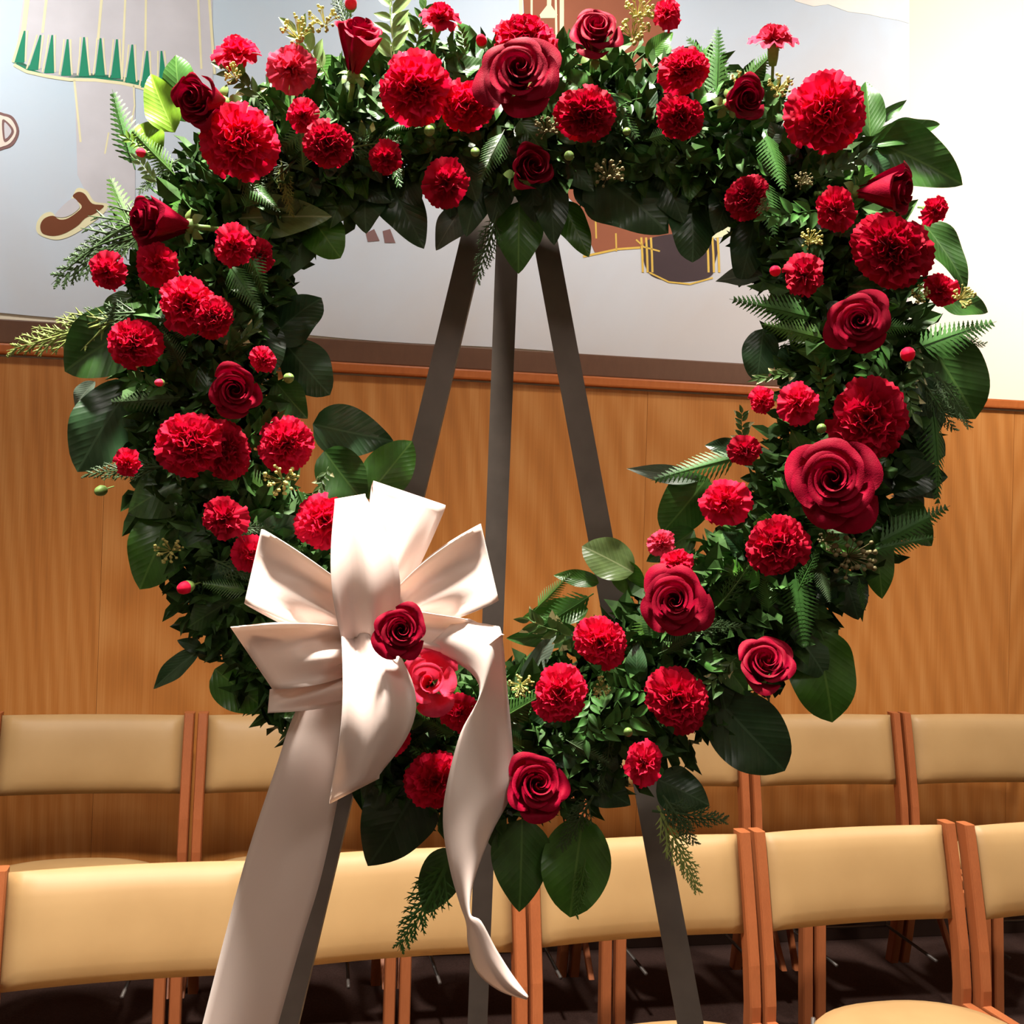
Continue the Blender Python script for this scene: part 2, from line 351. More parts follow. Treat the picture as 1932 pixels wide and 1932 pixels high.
# the letter D at the frame edge
def dshape(k, r): return [(-8, 250 - 33 * k), (6, 250 - 33 * k), (20, 250 - 27 * k), (20 + 14 * r, 250), (20, 250 + 27 * k), (6, 250 + 33 * k), (-8, 250 + 33 * k)]
mp('letter_outline', [(-16, 214), (8, 214), (26, 222), (36, 247), (26, 272), (8, 281), (-16, 281)], .0068, M['p_mauve'])
mp('letter_body', [(-16, 219), (7, 219), (22, 226), (31, 247), (22, 267), (6, 276), (-16, 276)], .0078, M['p_white'])
mp('letter_counter_line', [(4, 227), (14, 230), (25, 243), (24, 254), (12, 267), (6, 262)], .0088, M['p_mauve'])
mp('letter_counter', [(8, 232), (14, 235), (21, 245), (20, 252), (12, 261), (9, 258)], .0098, M['p_grey'])
# right figure: brown robe with fringe, boot, cloud
mp('painted_robe', [(985, -60), (1250, -60), (1262, 300), (1300, 420), (1238, 466), (1122, 476), (1080, 380), (1000, 300)], .0066, M['p_robe'])
for pts, wd in (([(982, -40), (984, 70)], 7), ([(1003, -40), (1003, 60)], 4), ([(1060, -40), (1060, 70), (1058, 240)], 8), ([(1048, -40), (1050, 90)], 4), ([(1120, 300), (1125, 450)], 3), ([(1162, 440), (1163, 474)], 3), ([(1100, 484), (1165, 470), (1208, 467)], 4)):
    stroke('painted_line', pts, wd, .0078, M['p_cream'] if pts[0][1] < 0 else M['p_gold'])
mp('painted_tassel', [(1032, -40), (1042, -40), (1040, 10), (1052, 28), (1046, 34), (1020, 34), (1018, 28), (1032, 10)], .0082, M['p_cream'])
mp('painted_boot', [(1218, 455), (1300, 440), (1352, 455), (1348, 500), (1340, 522), (1300, 531), (1260, 530), (1222, 512)], .0072, M['p_boot'])
for x in (1210, 1219, 1228, 1334, 1344, 1354):
    stroke('painted_fringe', [(x, 448), (x + 2, 480), (x + 3, 514)], 4, .0082, M['p_gold'])
stroke('painted_fringe', [(1200, 452), (1215, 466), (1245, 474)], 3, .0082, M['p_gold'])
stroke('painted_line', [(1225, 514), (1262, 532), (1302, 536), (1345, 524)], 3, .0082, M['p_gold'])
mp('painted_foot', [(1340, 410), (1378, 425), (1375, 445), (1345, 450)], .007, M['p_cream'])
mp('painted_cloud', [(1484, -60), (1716, -60), (1715, 44), (1696, 38), (1664, 33), (1640, 27), (1600, 22), (1562, 8), (1535, 12), (1500, 2)], .0068, M['p_cloud'])
mp('painted_letters', [(690, 440), (706, 432), (716, 454), (694, 456)], .007, M['p_mauve'])
mp('painted_letters', [(722, 436), (736, 432), (746, 458), (726, 458)], .007, M['p_mauve'])

# ------------------------------------------------------------------ choir chairs
CW, POST, TOPH = .551, .028, .80
RECL = math.radians(11)
def post_pts(x):      # a rear post: rises from the floor, leans back above the seat
    return [V(x, .045, 0), V(x, 0, .42), V(x, .0 + math.tan(RECL) * .38, .80)]
def bar(pts, wx, wy, bev=.004, steps=1):
    vs, fs = [], []
    prof = [(-1, -.75), (-.8, -1), (.8, -1), (1, -.75), (1, .75), (.8, 1), (-.8, 1), (-1, .75)]
    for p in pts:
        for a, b in prof: vs.append(V(p.x + a * wx / 2, p.y + b * wy / 2, p.z))
    n = 8
    for i in range(len(pts) - 1):
        for k in range(n): fs.append((i * n + k, i * n + (k + 1) % n, (i + 1) * n + (k + 1) % n, (i + 1) * n + k))
    fs.append(tuple(range(n - 1, -1, -1))); fs.append(tuple((len(pts) - 1) * n + k for k in range(n)))
    return vs, fs
CH = {}
hx = CW / 2 - POST / 2 - .003
CH['post'] = [mesh('post', *bar([cr([V(s * hx, .05, 0), V(s * hx, .01, .2), V(s * hx, 0, .42), V(s * hx, .03, .6), V(s * hx, .076, .80)], i / 8) for i in range(9)], POST, .042), False, M['chair_wood']) for s in (-1, 1)]
CH['leg'] = [mesh('leg', *bar([V(s * (hx), -.45, 0), V(s * hx, -.43, .378)], POST, .04), False, M['chair_wood']) for s in (-1, 1)]
CH['side_rail'] = [mesh('side_rail', *join([bar([V(s * hx, -.43, .395), V(s * hx, -.43, .44)], .024, .04), (lambda b: b)(grid(1, 1, lambda u, v: V(s * hx + (u - .5) * .026, -.45 + v * .46, .44)))]), False, M['chair_wood']) for s in (-1, 1)]
def cboxmesh(name, x0, x1, y0, y1, z0, z1, mat, bev=.004):
    bm = bmesh.new(); box_bm(bm, (x1 - x0, y1 - y0, z1 - z0), Matrix.Translation(((x0 + x1) / 2, (y0 + y1) / 2, (z0 + z1) / 2)), bev); return bm_mesh(name, bm, False, mat)
CH['side_rail'] = [cboxmesh('side_rail', s * hx - .013, s * hx + .013, -.43, .0, .335, .385, M['chair_wood']) for s in (-1, 1)]
CH['front_rail'] = cboxmesh('front_rail', -hx, hx, -.435, -.41, .335, .38, M['chair_wood'])
def superpad(name, fx, fz, nx, ny, mat): pass
def back_cushion():
    xw = hx - POST / 2 - .001; H = .216; z0 = .80 - H - .008; nu, nv = 16, 10; vs = []
    def yc(z): return cr([V(0, 0, 0), V(0, 0, .42), V(0, .03, .6), V(0, .076, .80)], 0).y if False else (.0 + (.076) * ((z - .42) / .38) ** 1.25 if z > .42 else 0)
    top, bot = [], []
    for side in (1, -1):
        for j in range(nv + 1):
            for i in range(nu + 1):
                u = -1 + 2 * i / nu; v = j / nv; z = z0 + v * H; e = (1 - abs(u) ** 8) * (1 - abs(2 * v - 1) ** 3)
                e = max(e, 0) ** .5
                dish = .016 * (1 - u * u)           # gently curved to hold the back
                y = yc(z) + dish - side * (.003 + .026 * e)
                vs.append(V(u * xw, y, z))
    n = (nu + 1) * (nv + 1); fs = []
    for j in range(nv):
        for i in range(nu):
            a = j * (nu + 1) + i; fs.append((a, a + 1, a + nu + 2, a + nu + 1)); fs.append((a + n, a + n + nu + 1, a + n + nu + 2, a + n + 1))
    rim = [i for i in range(nu + 1)] + [j * (nu + 1) + nu for j in range(1, nv + 1)] + [nv * (nu + 1) + i for i in range(nu - 1, -1, -1)] + [j * (nu + 1) for j in range(nv - 1, 0, -1)]
    for k in range(len(rim)):
        a, b = rim[k], rim[(k + 1) % len(rim)]; fs.append((b, a, a + n, b + n))
    return mesh('backrest', vs, fs, True, M['vinyl'])
CH['backrest'] = back_cushion()
def seat_pad():
    prof = [(.90, .372), (.985, .377), (1.0, .392), (.99, .405), (.95, .415), (.8, .423), (.45, .429), (.0, .431)]
    n = 40; vs, fs = [], []
    for r, z in prof:
        for k in range(n):
            a = 2 * PI * k / n; c, s = math.cos(a), math.sin(a)
            ex = .62 if s < 0 else .86
            x = math.copysign(abs(c) ** ex, c) * .245 * r; y = math.copysign(abs(s) ** ex, s) * .215 * r - .235
            vs.append(V(x, y, z))
    for i in range(len(prof) - 1):
        for k in range(n): fs.append((i * n + k, i * n + (k + 1) % n, (i + 1) * n + (k + 1) % n, (i + 1) * n + k))
    fs.append(tuple(range(n - 1, -1, -1)))
    return mesh('seat', vs, fs, True, M['vinyl'])
CH['seat'] = seat_pad()
def rack():
    parts = []
    for s in (-1, 1):
        parts.append(tube([V(s * .17, -.05, .40), V(s * .17, -.05, .20), V(s * .165, -.07, .16), V(s * .16, -.36, .16)], .005, 6))
    for y in (-.07,): parts.append(tube([V(-.165, y, .158), V(.165, y, .158)], .004, 5))
    return mesh('book_rack', *join(parts), True, M['rod'])
CH['book_rack'] = rack()
CH['stretcher'] = [mesh('stretcher', *bar([V(s * hx, -.30, .13), V(s * hx * .96, -.2, .28), V(s * hx, -.02, .34)], .016, .022), False, M['chair_wood']) for s in (-1, 1)]
def make_chair(p0, p1, z, yaw, label, group):
    """p0, p1: (x, y) of the two rear post tops"""
    a, b = Vector(p0), Vector(p1); d = b - a; ang = yaw; c = (a + b) / 2; nrm = Vector((-math.sin(ang), math.cos(ang)))
    c = c - nrm * .076
    r = empty('choir_chair', (c.x, c.y, z), ang); tag(r, label, 'chair', group); r.scale.x = (d.length - .004) / CW
    for k in ('post', 'leg', 'side_rail', 'stretcher'):
        for i in range(2): obj(k, CH[k][i], None, r)
    for k in ('front_rail', 'seat', 'backrest', 'book_rack'): obj(k, CH[k], None, r)
    return r
FP = [(-1.005, 2.19), (-.487, 2.35), (.047, 2.51), (.588, 2.665), (1.135, 2.80), (1.69, 2.91)]
FL = ['leftmost front-row wooden chair with tan padded back, left of the long ribbon tail', 'front-row tan padded wooden chair directly behind the bow and ribbon tails',
      'front-row tan padded wooden chair behind the right easel leg', 'front-row tan padded wooden chair right of the easel, its round seat in view', 'rightmost front-row tan padded wooden chair, cut by the right frame edge']
for i in range(5): make_chair(FP[i], FP[i + 1], 0.0, .262, FL[i], 'choir chairs in the front row')
BP = [(-1.46, 3.145), (-.903, 3.247), (-.35, 3.348), (.207, 3.45), (.763, 3.552), (1.289, 3.646), (1.84, 3.75)]
BL = ['leftmost back-row tan padded chair against the oak wall on the riser', 'back-row tan padded chair second from left, half hidden by the white bow', 'back-row tan padded chair hidden behind the bottom left of the wreath',
      'back-row tan padded chair behind the lower right of the wreath and right easel leg', 'back-row tan padded chair second from right, below the bright green leaf', 'rightmost back-row tan padded chair against the oak wall']
for i in range(6): make_chair(BP[i], BP[i + 1], RISER, .183, BL[i], 'choir chairs in the back row on the riser')

# ------------------------------------------------------------------ easel
easel = empty('wreath_easel', (0, 1.25, 0)); tag(easel, 'tall dark grey metal tripod easel holding up the red wreath', 'easel')
def angle_bar(name, A, B, wd, dp):
    """L-shaped angle iron from A to B"""
    d = (B - A).normalized(); y = (V(0, 1, 0) - d * d.y).normalized(); x = y.cross(d).normalized()
    th = .004; prof = [(-wd / 2, 0), (wd / 2, 0), (wd / 2, dp), (wd / 2 - th, dp), (wd / 2 - th, th), (-wd / 2, th)]
    if x.x < 0: x = -x
    vs = [A + x * a + y * b for a, b in prof] + [B + x * a + y * b for a, b in prof]; n = 6
    fs = [(i, (i + 1) % n, (i + 1) % n + n, i + n) for i in range(n)] + [tuple(range(n - 1, -1, -1)), tuple(range(n, 2 * n))]
    return child(obj(name, mesh(name, vs, fs, False), M['metal']), easel)
EOFF = -.115
def to_floor(A, B, z=.012): return A + (B - A) * ((z - A.z) / (B.z - A.z))
for (a, b) in (((930, 290), (545, 1900)), ((997, 280), (1297, 1900))):
    A, B = W(*a, EOFF), W(*b, EOFF); Bf = to_floor(A, B); lg = angle_bar('leg', A, Bf, .0275, .018)
    ft = obj('foot', mesh('foot', *tube([Bf + V(0, .008, -.012), Bf + V(0, .006, .03)], .017, 10), True), M['foam']); ft.parent = lg
A, B = at_depth(964, 280, 1.33), at_depth(902, 1900, 1.58); Bf = to_floor(A, B)
lg = angle_bar('rear_leg', A, Bf, .028, .018); ft = obj('foot', mesh('foot', *tube([Bf + V(0, .008, -.012), Bf + V(0, .006, .03)], .017, 10), True), M['foam']); ft.parent = lg
bm = bmesh.new(); hp = W(965, 275, EOFF); box_bm(bm, (.075, .055, .05), Matrix.Translation(hp + V(0, .02, 0)), .004); child(obj('hinge_block', bm_mesh('hinge_block', bm), M['metal']), easel)
child(obj('hook', mesh('hook', *tube([hp + V(0, 0, -.01), hp + V(0, -.05, -.012), hp + V(0, -.085, .0), hp + V(0, -.095, .03)], .005, 8), True), M['metal']), easel)

# ------------------------------------------------------------------ wreath: foam ring and greenery
RING = [(980, 215), (1250, 235), (1480, 335), (1600, 560), (1610, 790), (1520, 1010), (1370, 1180), (1180, 1320), (1000, 1400), (820, 1395), (640, 1290), (500, 1130), (410, 960), (375, 760), (385, 560), (450, 390), (590, 275), (780, 220)]
RC = [Vector((a, b, 0)) for a, b in RING]
def ring(t):
    n = len(RC); x = (t % 1) * n; i = int(x) % n; u = x - int(x); p0, p1, p2, p3 = RC[(i - 1) % n], RC[i], RC[(i + 1) % n], RC[(i + 2) % n]
    p = 0.5 * ((2 * p1) + (p2 - p0) * u + (2 * p0 - 5 * p1 + 4 * p2 - p3) * u * u + (3 * p1 - p0 - 3 * p2 + p3) * u ** 3); return p.x, p.y
RS = [ring(i / 180) for i in range(180)]
def ring_dist(px, py):
    return math.sqrt(min((a - px) ** 2 + (b - py) ** 2 for a, b in RS))
def ring_near(px, py):
    return min(RS, key=lambda q: (q[0] - px) ** 2 + (q[1] - py) ** 2)
wreath = empty('wreath', W(980, 1760, 0)); tag(wreath, 'large round wreath of mixed green leaves, ferns and cedar on the easel', 'wreath')
def wchild(o): return child(o, wreath)
n, k = 90, 12; vs, fs = [], []
for i in range(n):
    x, y = ring(i / n); x2, y2 = ring(i / n + .004); c = W(x, y, -.035); tdir = (W(x2, y2, -.035) - c).normalized(); a = tdir.cross(WN).normalized()
    for j in range(k):
        q = 2 * PI * j / k; rr = .05 * (1 + .05 * math.sin(i * 2.1 + j)); vs.append(c + (a * math.cos(q) + WN * math.sin(q) * .8) * rr)
fs = [(i * k + j, i * k + (j + 1) % k, ((i + 1) % n) * k + (j + 1) % k, ((i + 1) % n) * k + j) for i in range(n) for j in range(k)]
wchild(obj('foam_ring', mesh('foam_ring', vs, fs), M['foam']))

# filler foliage: thousands of small leaves over the tube (nobody could count them)
vs, fs = [], []; fm = []
rnd = random.Random(3)
for i in range(9000):
    x, y = ring(rnd.random()); q = rnd.uniform(-PI * .6, PI * .6)          # angle around the tube, 0 = front
    cx, cy = sum(a for a, b in RING) / len(RING), sum(b for a, b in RING) / len(RING)
    dx, dy = x - cx, y - cy; L = math.hypot(dx, dy); dx /= L; dy /= L
    R = rnd.uniform(80, 138); px, py = x + dx * math.sin(q) * R, y + dy * math.sin(q) * R
    off = -.03 + math.cos(q) * R * .00046
    out = (WN * math.cos(q) + (WR * dx - WU * dy) * math.sin(q)).normalized()
    d = (out * rnd.uniform(.1, .8) + Vector((rnd.gauss(0, 1), rnd.gauss(0, 1), rnd.gauss(0, 1))) * .6).normalized()
    nn = d.cross(Vector((rnd.gauss(0, 1), rnd.gauss(0, 1), rnd.gauss(0, 1)))).normalized(); sd = d.cross(nn)
    ln = rnd.uniform(.014, .036); wd = ln * rnd.uniform(.18, .34); p = W(px, py, off)
    b0 = len(vs); up_ = nn * wd * .4; dn = nn * wd * -.5
    vs += [p, p + d * ln * .3 + sd * wd * .9 + up_, p + d * ln * .68 + sd * wd * .75 + up_, p + d * ln + dn, p + d * ln * .68 - sd * wd * .75 + up_, p + d * ln * .3 - sd * wd * .9 + up_, p + d * ln * .5]
    fs += [(b0 + i, b0 + (i + 1) % 6, b0 + 6) for i in range(6)]
wchild(obj('foliage', mesh('foliage', vs, fs, False), M['filler'], kind='stuff'))

# leaf shapes: unit length along +y, width 1 across x
def leaf_mesh(name, kind, fold, curl, wave, seed):
    r = random.Random(seed); nu, nv = 8, 18; ph = r.random() * 6
    def prof(v):
        if kind == 'round': return max(0, math.sin(PI * min(v, 1) ** .86)) ** .62 * (1 - max(0, v - .9) * 2.2)
        if kind == 'salal': return (math.sin(PI * v ** .72) ** .8) * (1 - .10 * v) + .004
        if kind == 'long': return math.sin(PI * v ** .8) ** 1.0 + .004
        return math.sin(PI * v ** .6) ** .7 + .004
    def f(a, b):
        u = a * 2 - 1; w_ = max(prof(b), .003) * .5
        x = u * w_; z = fold * abs(u) * w_ * 1.1 + curl * (b - .45) ** 2 - curl * .2 + wave * math.sin(b * 9 + ph + u) * abs(u) * w_
        return V(x, b + .02 * math.sin(u * 4 + ph) * b * (1 - b), z)
    return mesh(name, *grid(nu, nv, f))
LS = {}
for kd in ('round', 'salal', 'long'):
    LS[kd] = [(fo, cu, wa, sd) for fo, cu, wa, sd in ((.18, -.35, .12, 1), (.30, -.55, .2, 2), (-.10, -.3, .15, 3), (.22, .3, .2, 4), (.1, -.8, .1, 5))]
LM = {}
def get_leaf(kd, i, mat):
    key = (kd, i, mat)
    if key not in LM:
        me = leaf_mesh('leaf', kd, *LS[kd][i]); me.materials.append(M[mat]); LM[key] = me
    return LM[key]
def place_leaf(base, tip, wpx, mat='leaf', kd='salal', var=None, off0=None, off1=None, roll=0.0, name='leaf'):
    d0, d1 = ring_dist(*base), ring_dist(*tip)
    if off0 is None: off0 = -.03 + .055 * max(0, 1 - d0 / 210)
    if off1 is None: off1 = off0 - .01 + .015 * rnd.random()
    a, b = W(base[0], base[1], off0), W(tip[0], tip[1], off1)
    y = b - a; L = y.length; y.normalize(); z = (WN - y * WN.dot(y)).normalized(); x = y.cross(z)
    if roll:
        R = Matrix.Rotation(roll, 3, y); x = R @ x; z = R @ z
    wm = wpx * mpx(a)
    o = obj(name, get_leaf(kd, rnd.randrange(5) if var is None else var, mat), None, None)
    m = frame(x * wm, y * L, z * (wm + L) * .5, a); o.matrix_world = m
    o.parent = wreath; o.matrix_parent_inverse = Matrix.Translation(-wreath.location); o.matrix_basis = m
    return o
LEAVES = [
 # left side
 ((330, 250), (283, 138), 74, 'leaf_lime', 'salal', 0), ((350, 230), (330, 102), 78, 'leaf', 'round', 2), ((300, 300), (262, 232), 70, 'leaf_lime', 'salal', 1),
 ((285, 600), (120, 700), 128, 'leaf', 'round', 0), ((250, 720), (145, 890), 128, 'leaf_dark', 'round', 2), ((180, 720), (140, 770), 40, 'leaf_grey', 'long', 0), ((360, 900), (240, 965), 100, 'leaf', 'round', 2),
 ((345, 945), (262, 1112), 122, 'leaf_green', 'round', 2), ((345, 975), (240, 970), 22, 'leaf_grey', 'long', 1), ((405, 1262), (512, 1345), 92, 'leaf_green', 'salal', 0), ((440, 1130), (352, 1185), 80, 'leaf', 'salal', 2),
 ((375, 1228), (288, 1300), 44, 'leaf_dark', 'salal', 0), ((380, 1222), (334, 1208), 28, 'leaf_dark', 'salal', 0), ((420, 1220), (500, 1250), 60, 'leaf', 'salal', 0),
 ((505, 645), (606, 560), 100, 'leaf_dark', 'round', 2), ((540, 650), (622, 745), 96, 'leaf_dark', 'round', 2), ((590, 800), (742, 832), 104, 'leaf_dark', 'salal', 0), ((690, 940), (778, 832), 92, 'leaf_green', 'round', 2),
 ((612, 850), (688, 950), 96, 'leaf', 'round', 0), ((450, 412), (626, 408), 84, 'leaf_pale', 'salal', 0), ((308, 372), (428, 384), 34, 'leaf_pale', 'long', 1), ((580, 400), (642, 486), 84, 'leaf_green', 'round', 2),
 ((612, 400), (512, 545), 66, 'leaf_dark', 'salal', 2), ((380, 330), (450, 380), 60, 'leaf_dark', 'salal', 2), ((480, 600), (520, 700), 80, 'leaf_dark', 'round', 2), ((350, 560), (390, 680), 66, 'leaf', 'salal', 0), ((250, 560), (190, 600), 50, 'leaf', 'salal', 0),
 ((300, 700), (350, 790), 70, 'leaf_dark', 'salal', 0), ((520, 720), (580, 790), 70, 'leaf', 'salal', 0), ((470, 560), (450, 650), 60, 'leaf_dark', 'salal', 2), ((372, 990), (392, 1050), 40, 'leaf_pale', 'round', 1),
 # top
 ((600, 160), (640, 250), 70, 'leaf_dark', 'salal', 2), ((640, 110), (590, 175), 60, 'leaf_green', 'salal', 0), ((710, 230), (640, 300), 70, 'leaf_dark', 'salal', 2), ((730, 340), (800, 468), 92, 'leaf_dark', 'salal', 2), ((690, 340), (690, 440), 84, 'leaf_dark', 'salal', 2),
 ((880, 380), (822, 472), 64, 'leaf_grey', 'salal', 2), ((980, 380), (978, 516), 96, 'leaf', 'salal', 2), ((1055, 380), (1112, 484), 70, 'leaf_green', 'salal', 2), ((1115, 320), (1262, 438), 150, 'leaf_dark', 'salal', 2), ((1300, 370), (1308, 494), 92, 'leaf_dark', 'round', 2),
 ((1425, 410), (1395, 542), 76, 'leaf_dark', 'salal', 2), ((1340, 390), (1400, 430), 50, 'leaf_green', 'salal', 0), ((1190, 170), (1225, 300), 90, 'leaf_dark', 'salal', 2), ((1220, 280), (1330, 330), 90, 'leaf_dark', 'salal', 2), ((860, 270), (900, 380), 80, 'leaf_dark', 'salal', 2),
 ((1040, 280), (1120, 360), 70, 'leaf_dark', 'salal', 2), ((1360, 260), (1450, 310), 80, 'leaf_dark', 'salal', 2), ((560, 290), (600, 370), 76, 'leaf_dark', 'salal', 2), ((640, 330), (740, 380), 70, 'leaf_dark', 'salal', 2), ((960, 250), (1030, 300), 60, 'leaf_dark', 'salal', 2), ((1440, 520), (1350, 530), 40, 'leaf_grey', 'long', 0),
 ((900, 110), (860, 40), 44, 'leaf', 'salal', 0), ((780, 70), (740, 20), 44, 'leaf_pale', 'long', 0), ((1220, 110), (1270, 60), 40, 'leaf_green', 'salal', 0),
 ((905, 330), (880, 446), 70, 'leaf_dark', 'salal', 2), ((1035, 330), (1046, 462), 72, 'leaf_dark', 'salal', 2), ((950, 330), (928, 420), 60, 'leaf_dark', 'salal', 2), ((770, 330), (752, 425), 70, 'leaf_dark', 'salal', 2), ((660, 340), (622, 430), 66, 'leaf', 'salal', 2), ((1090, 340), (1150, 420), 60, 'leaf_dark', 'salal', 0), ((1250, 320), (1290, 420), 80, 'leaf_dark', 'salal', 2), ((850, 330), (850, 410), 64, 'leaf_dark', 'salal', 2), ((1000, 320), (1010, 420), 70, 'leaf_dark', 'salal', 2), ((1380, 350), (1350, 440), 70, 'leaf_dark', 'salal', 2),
 # right side
 ((1642, 262), (1634, 152), 62, 'leaf', 'salal', 0), ((1640, 240), (1712, 188), 22, 'leaf', 'long', 0), ((1645, 275), (1776, 232), 48, 'leaf', 'salal', 1), ((1640, 262), (1818, 348), 116, 'leaf', 'salal', 0), ((1620, 290), (1680, 330), 90, 'leaf_dark', 'salal', 2),
 ((1740, 420), (1825, 546), 70, 'leaf', 'salal', 0), ((1765, 560), (1866, 588), 62, 'leaf', 'salal', 0), ((1745, 640), (1842, 790), 132, 'leaf', 'round', 0), ((1720, 700), (1760, 830), 90, 'leaf_dark', 'round', 2), ((1680, 860), (1770, 940), 80, 'leaf_dark', 'salal', 0),
 ((1640, 990), (1666, 1130), 88, 'leaf_green', 'salal', 2), ((1535, 1185), (1572, 1364), 134, 'leaf_green', 'round', 2), ((1345, 1310), (1482, 1456), 138, 'leaf_dark', 'round', 0), ((1490, 1180), (1560, 1280), 100, 'leaf_dark', 'salal', 2), ((1440, 620), (1428, 720), 70, 'leaf_dark', 'round', 2),
 ((1470, 660), (1540, 720), 70, 'leaf_dark', 'salal', 2), ((1600, 700), (1690, 720), 70, 'leaf_dark', 'salal', 2), ((1490, 270), (1520, 350), 22, 'leaf_grey', 'long', 0), ((1430, 1080), (1530, 1110), 84, 'leaf_dark', 'salal', 2), ((1360, 1080), (1440, 1180), 84, 'leaf', 'salal', 0), ((1340, 1240), (1370, 1340), 84, 'leaf_dark', 'salal', 2), ((1700, 930), (1715, 1000), 66, 'leaf_dark', 'salal', 2), ((1660, 900), (1790, 900), 80, 'leaf_dark', 'salal', 0), ((1680, 950), (1760, 1030), 80, 'leaf', 'salal', 0), ((1700, 820), (1785, 860), 80, 'leaf_dark', 'round', 2), ((1590, 1080), (1620, 1170), 80, 'leaf_dark', 'salal', 2), ((1690, 900), (1745, 960), 40, 'leaf_grey', 'long', 0),
 ((1322, 905), (1182, 884), 36, 'leaf_grey', 'long', 0), ((1335, 900), (1250, 1005), 100, 'leaf', 'round', 2), ((1400, 850), (1330, 840), 40, 'leaf_dark', 'salal', 0), ((1195, 1080), (1098, 1030), 80, 'leaf_pale', 'round', 0), ((1130, 1100), (1044, 1085), 36, 'leaf_green', 'salal', 0), ((1110, 1150), (985, 1165), 56, 'leaf_green', 'salal', 0), ((1090, 1190), (955, 1205), 52, 'leaf', 'salal', 0), ((985, 1282), (1050, 1188), 40, 'leaf_grey', 'salal', 1), ((1310, 1000), (1220, 1060), 60, 'leaf', 'salal', 0), ((1160, 1060), (1220, 1130), 60, 'leaf_green', 'salal', 0),
 # bottom
 ((790, 1480), (694, 1636), 150, 'leaf_dark', 'salal', 2), ((985, 1545), (980, 1722), 118, 'leaf', 'salal', 2), ((1100, 1540), (1075, 1732), 130, 'leaf_green', 'round', 0), ((858, 1600), (800, 1726), 84, 'leaf', 'salal', 0), ((1100, 1460), (1190, 1520), 80, 'leaf_dark', 'salal', 2), ((900, 1420), (930, 1540), 84, 'leaf_dark', 'salal', 2), ((1120, 1400), (1150, 1500), 76, 'leaf_dark', 'salal', 2), ((1010, 1330), (1080, 1380), 70, 'leaf_green', 'salal', 0), ((1170, 1400), (1215, 1440), 40, 'leaf_green', 'salal', 0), ((1100, 1395), (1160, 1340), 36, 'leaf_grey', 'long', 0), ((700, 1440), (760, 1550), 90, 'leaf_dark', 'salal', 2), ((1240, 1470), (1340, 1520), 90, 'leaf_dark', 'salal', 2), ((760, 1370), (830, 1430), 80, 'leaf_dark', 'salal', 2), ((1130, 1270), (1200, 1330), 70, 'leaf_dark', 'salal', 2),
]
for L in LEAVES:
    base, tip, wpx, mat, kd, var = L
    place_leaf(base, tip, wpx, mat, kd, var, roll=rnd.uniform(-.25, .25))
# filler leaves set around the ring
for i in range(200):
    t_ = (i + rnd.random()) / 200; x, y = ring(t_); q = rnd.uniform(-1.0, 1.0); dx, dy = x - 980, y - 815; L = math.hypot(dx, dy); dx /= L; dy /= L
    bx, by = x + dx * q * 70, y + dy * q * 70; ang = math.atan2(dy * q, dx * q) + rnd.gauss(0, .9); ln = rnd.uniform(60, 105)
    tx, ty = bx + math.cos(ang) * ln, by + math.sin(ang) * ln
    if ring_dist(tx, ty) > 150: continue
    off = .025 * (1 - abs(q)) + rnd.uniform(0, .014)
    place_leaf((bx, by), (tx, ty), ln * rnd.uniform(.5, .75), rnd.choice(['leaf', 'leaf_dark', 'leaf_dark', 'leaf', 'leaf_green']), 'salal', None, off, off + rnd.uniform(-.03, .012), rnd.uniform(-.6, .6))

# ferns, cedar and sprigs: unit length along +y
def fern_mesh(n, wmax, teeth, seed):
    r = random.Random(seed); parts = [tube([V(0, b / 8, -.12 * (b / 8) ** 2) for b in range(9)], [.010 * (1 - b / 9) + .002 for b in range(9)], 5)]
    for i in range(n):
        b = .1 + .88 * i / n; w_ = wmax * (1 - (b - .08)) ** .9 * (.55 + .45 * min(1, b / .25))
        for s in (-1, 1):
            base = V(0, b, -.12 * b * b); d = V(s * .86, .5, -.12).normalized(); m = max(3, teeth); vs, fs = [], []
            nrm = V(0, 0, 1); pw = .88 / n * .50
            for j in range(m + 1):
                q = j / m; c = base + d * w_ * q + V(0, 0, -.18 * w_ * q * q); hw = pw * (1 - q * .85) * (1.15 if j % 2 else .7)
                e = nrm.cross(d).normalized() * hw; vs += [c + e, c - e]
            fs = [(2 * j, 2 * j + 1, 2 * j + 3, 2 * j + 2) for j in range(m)]; parts.append((vs, fs))
    return mesh('fern_frond', *join(parts), False)
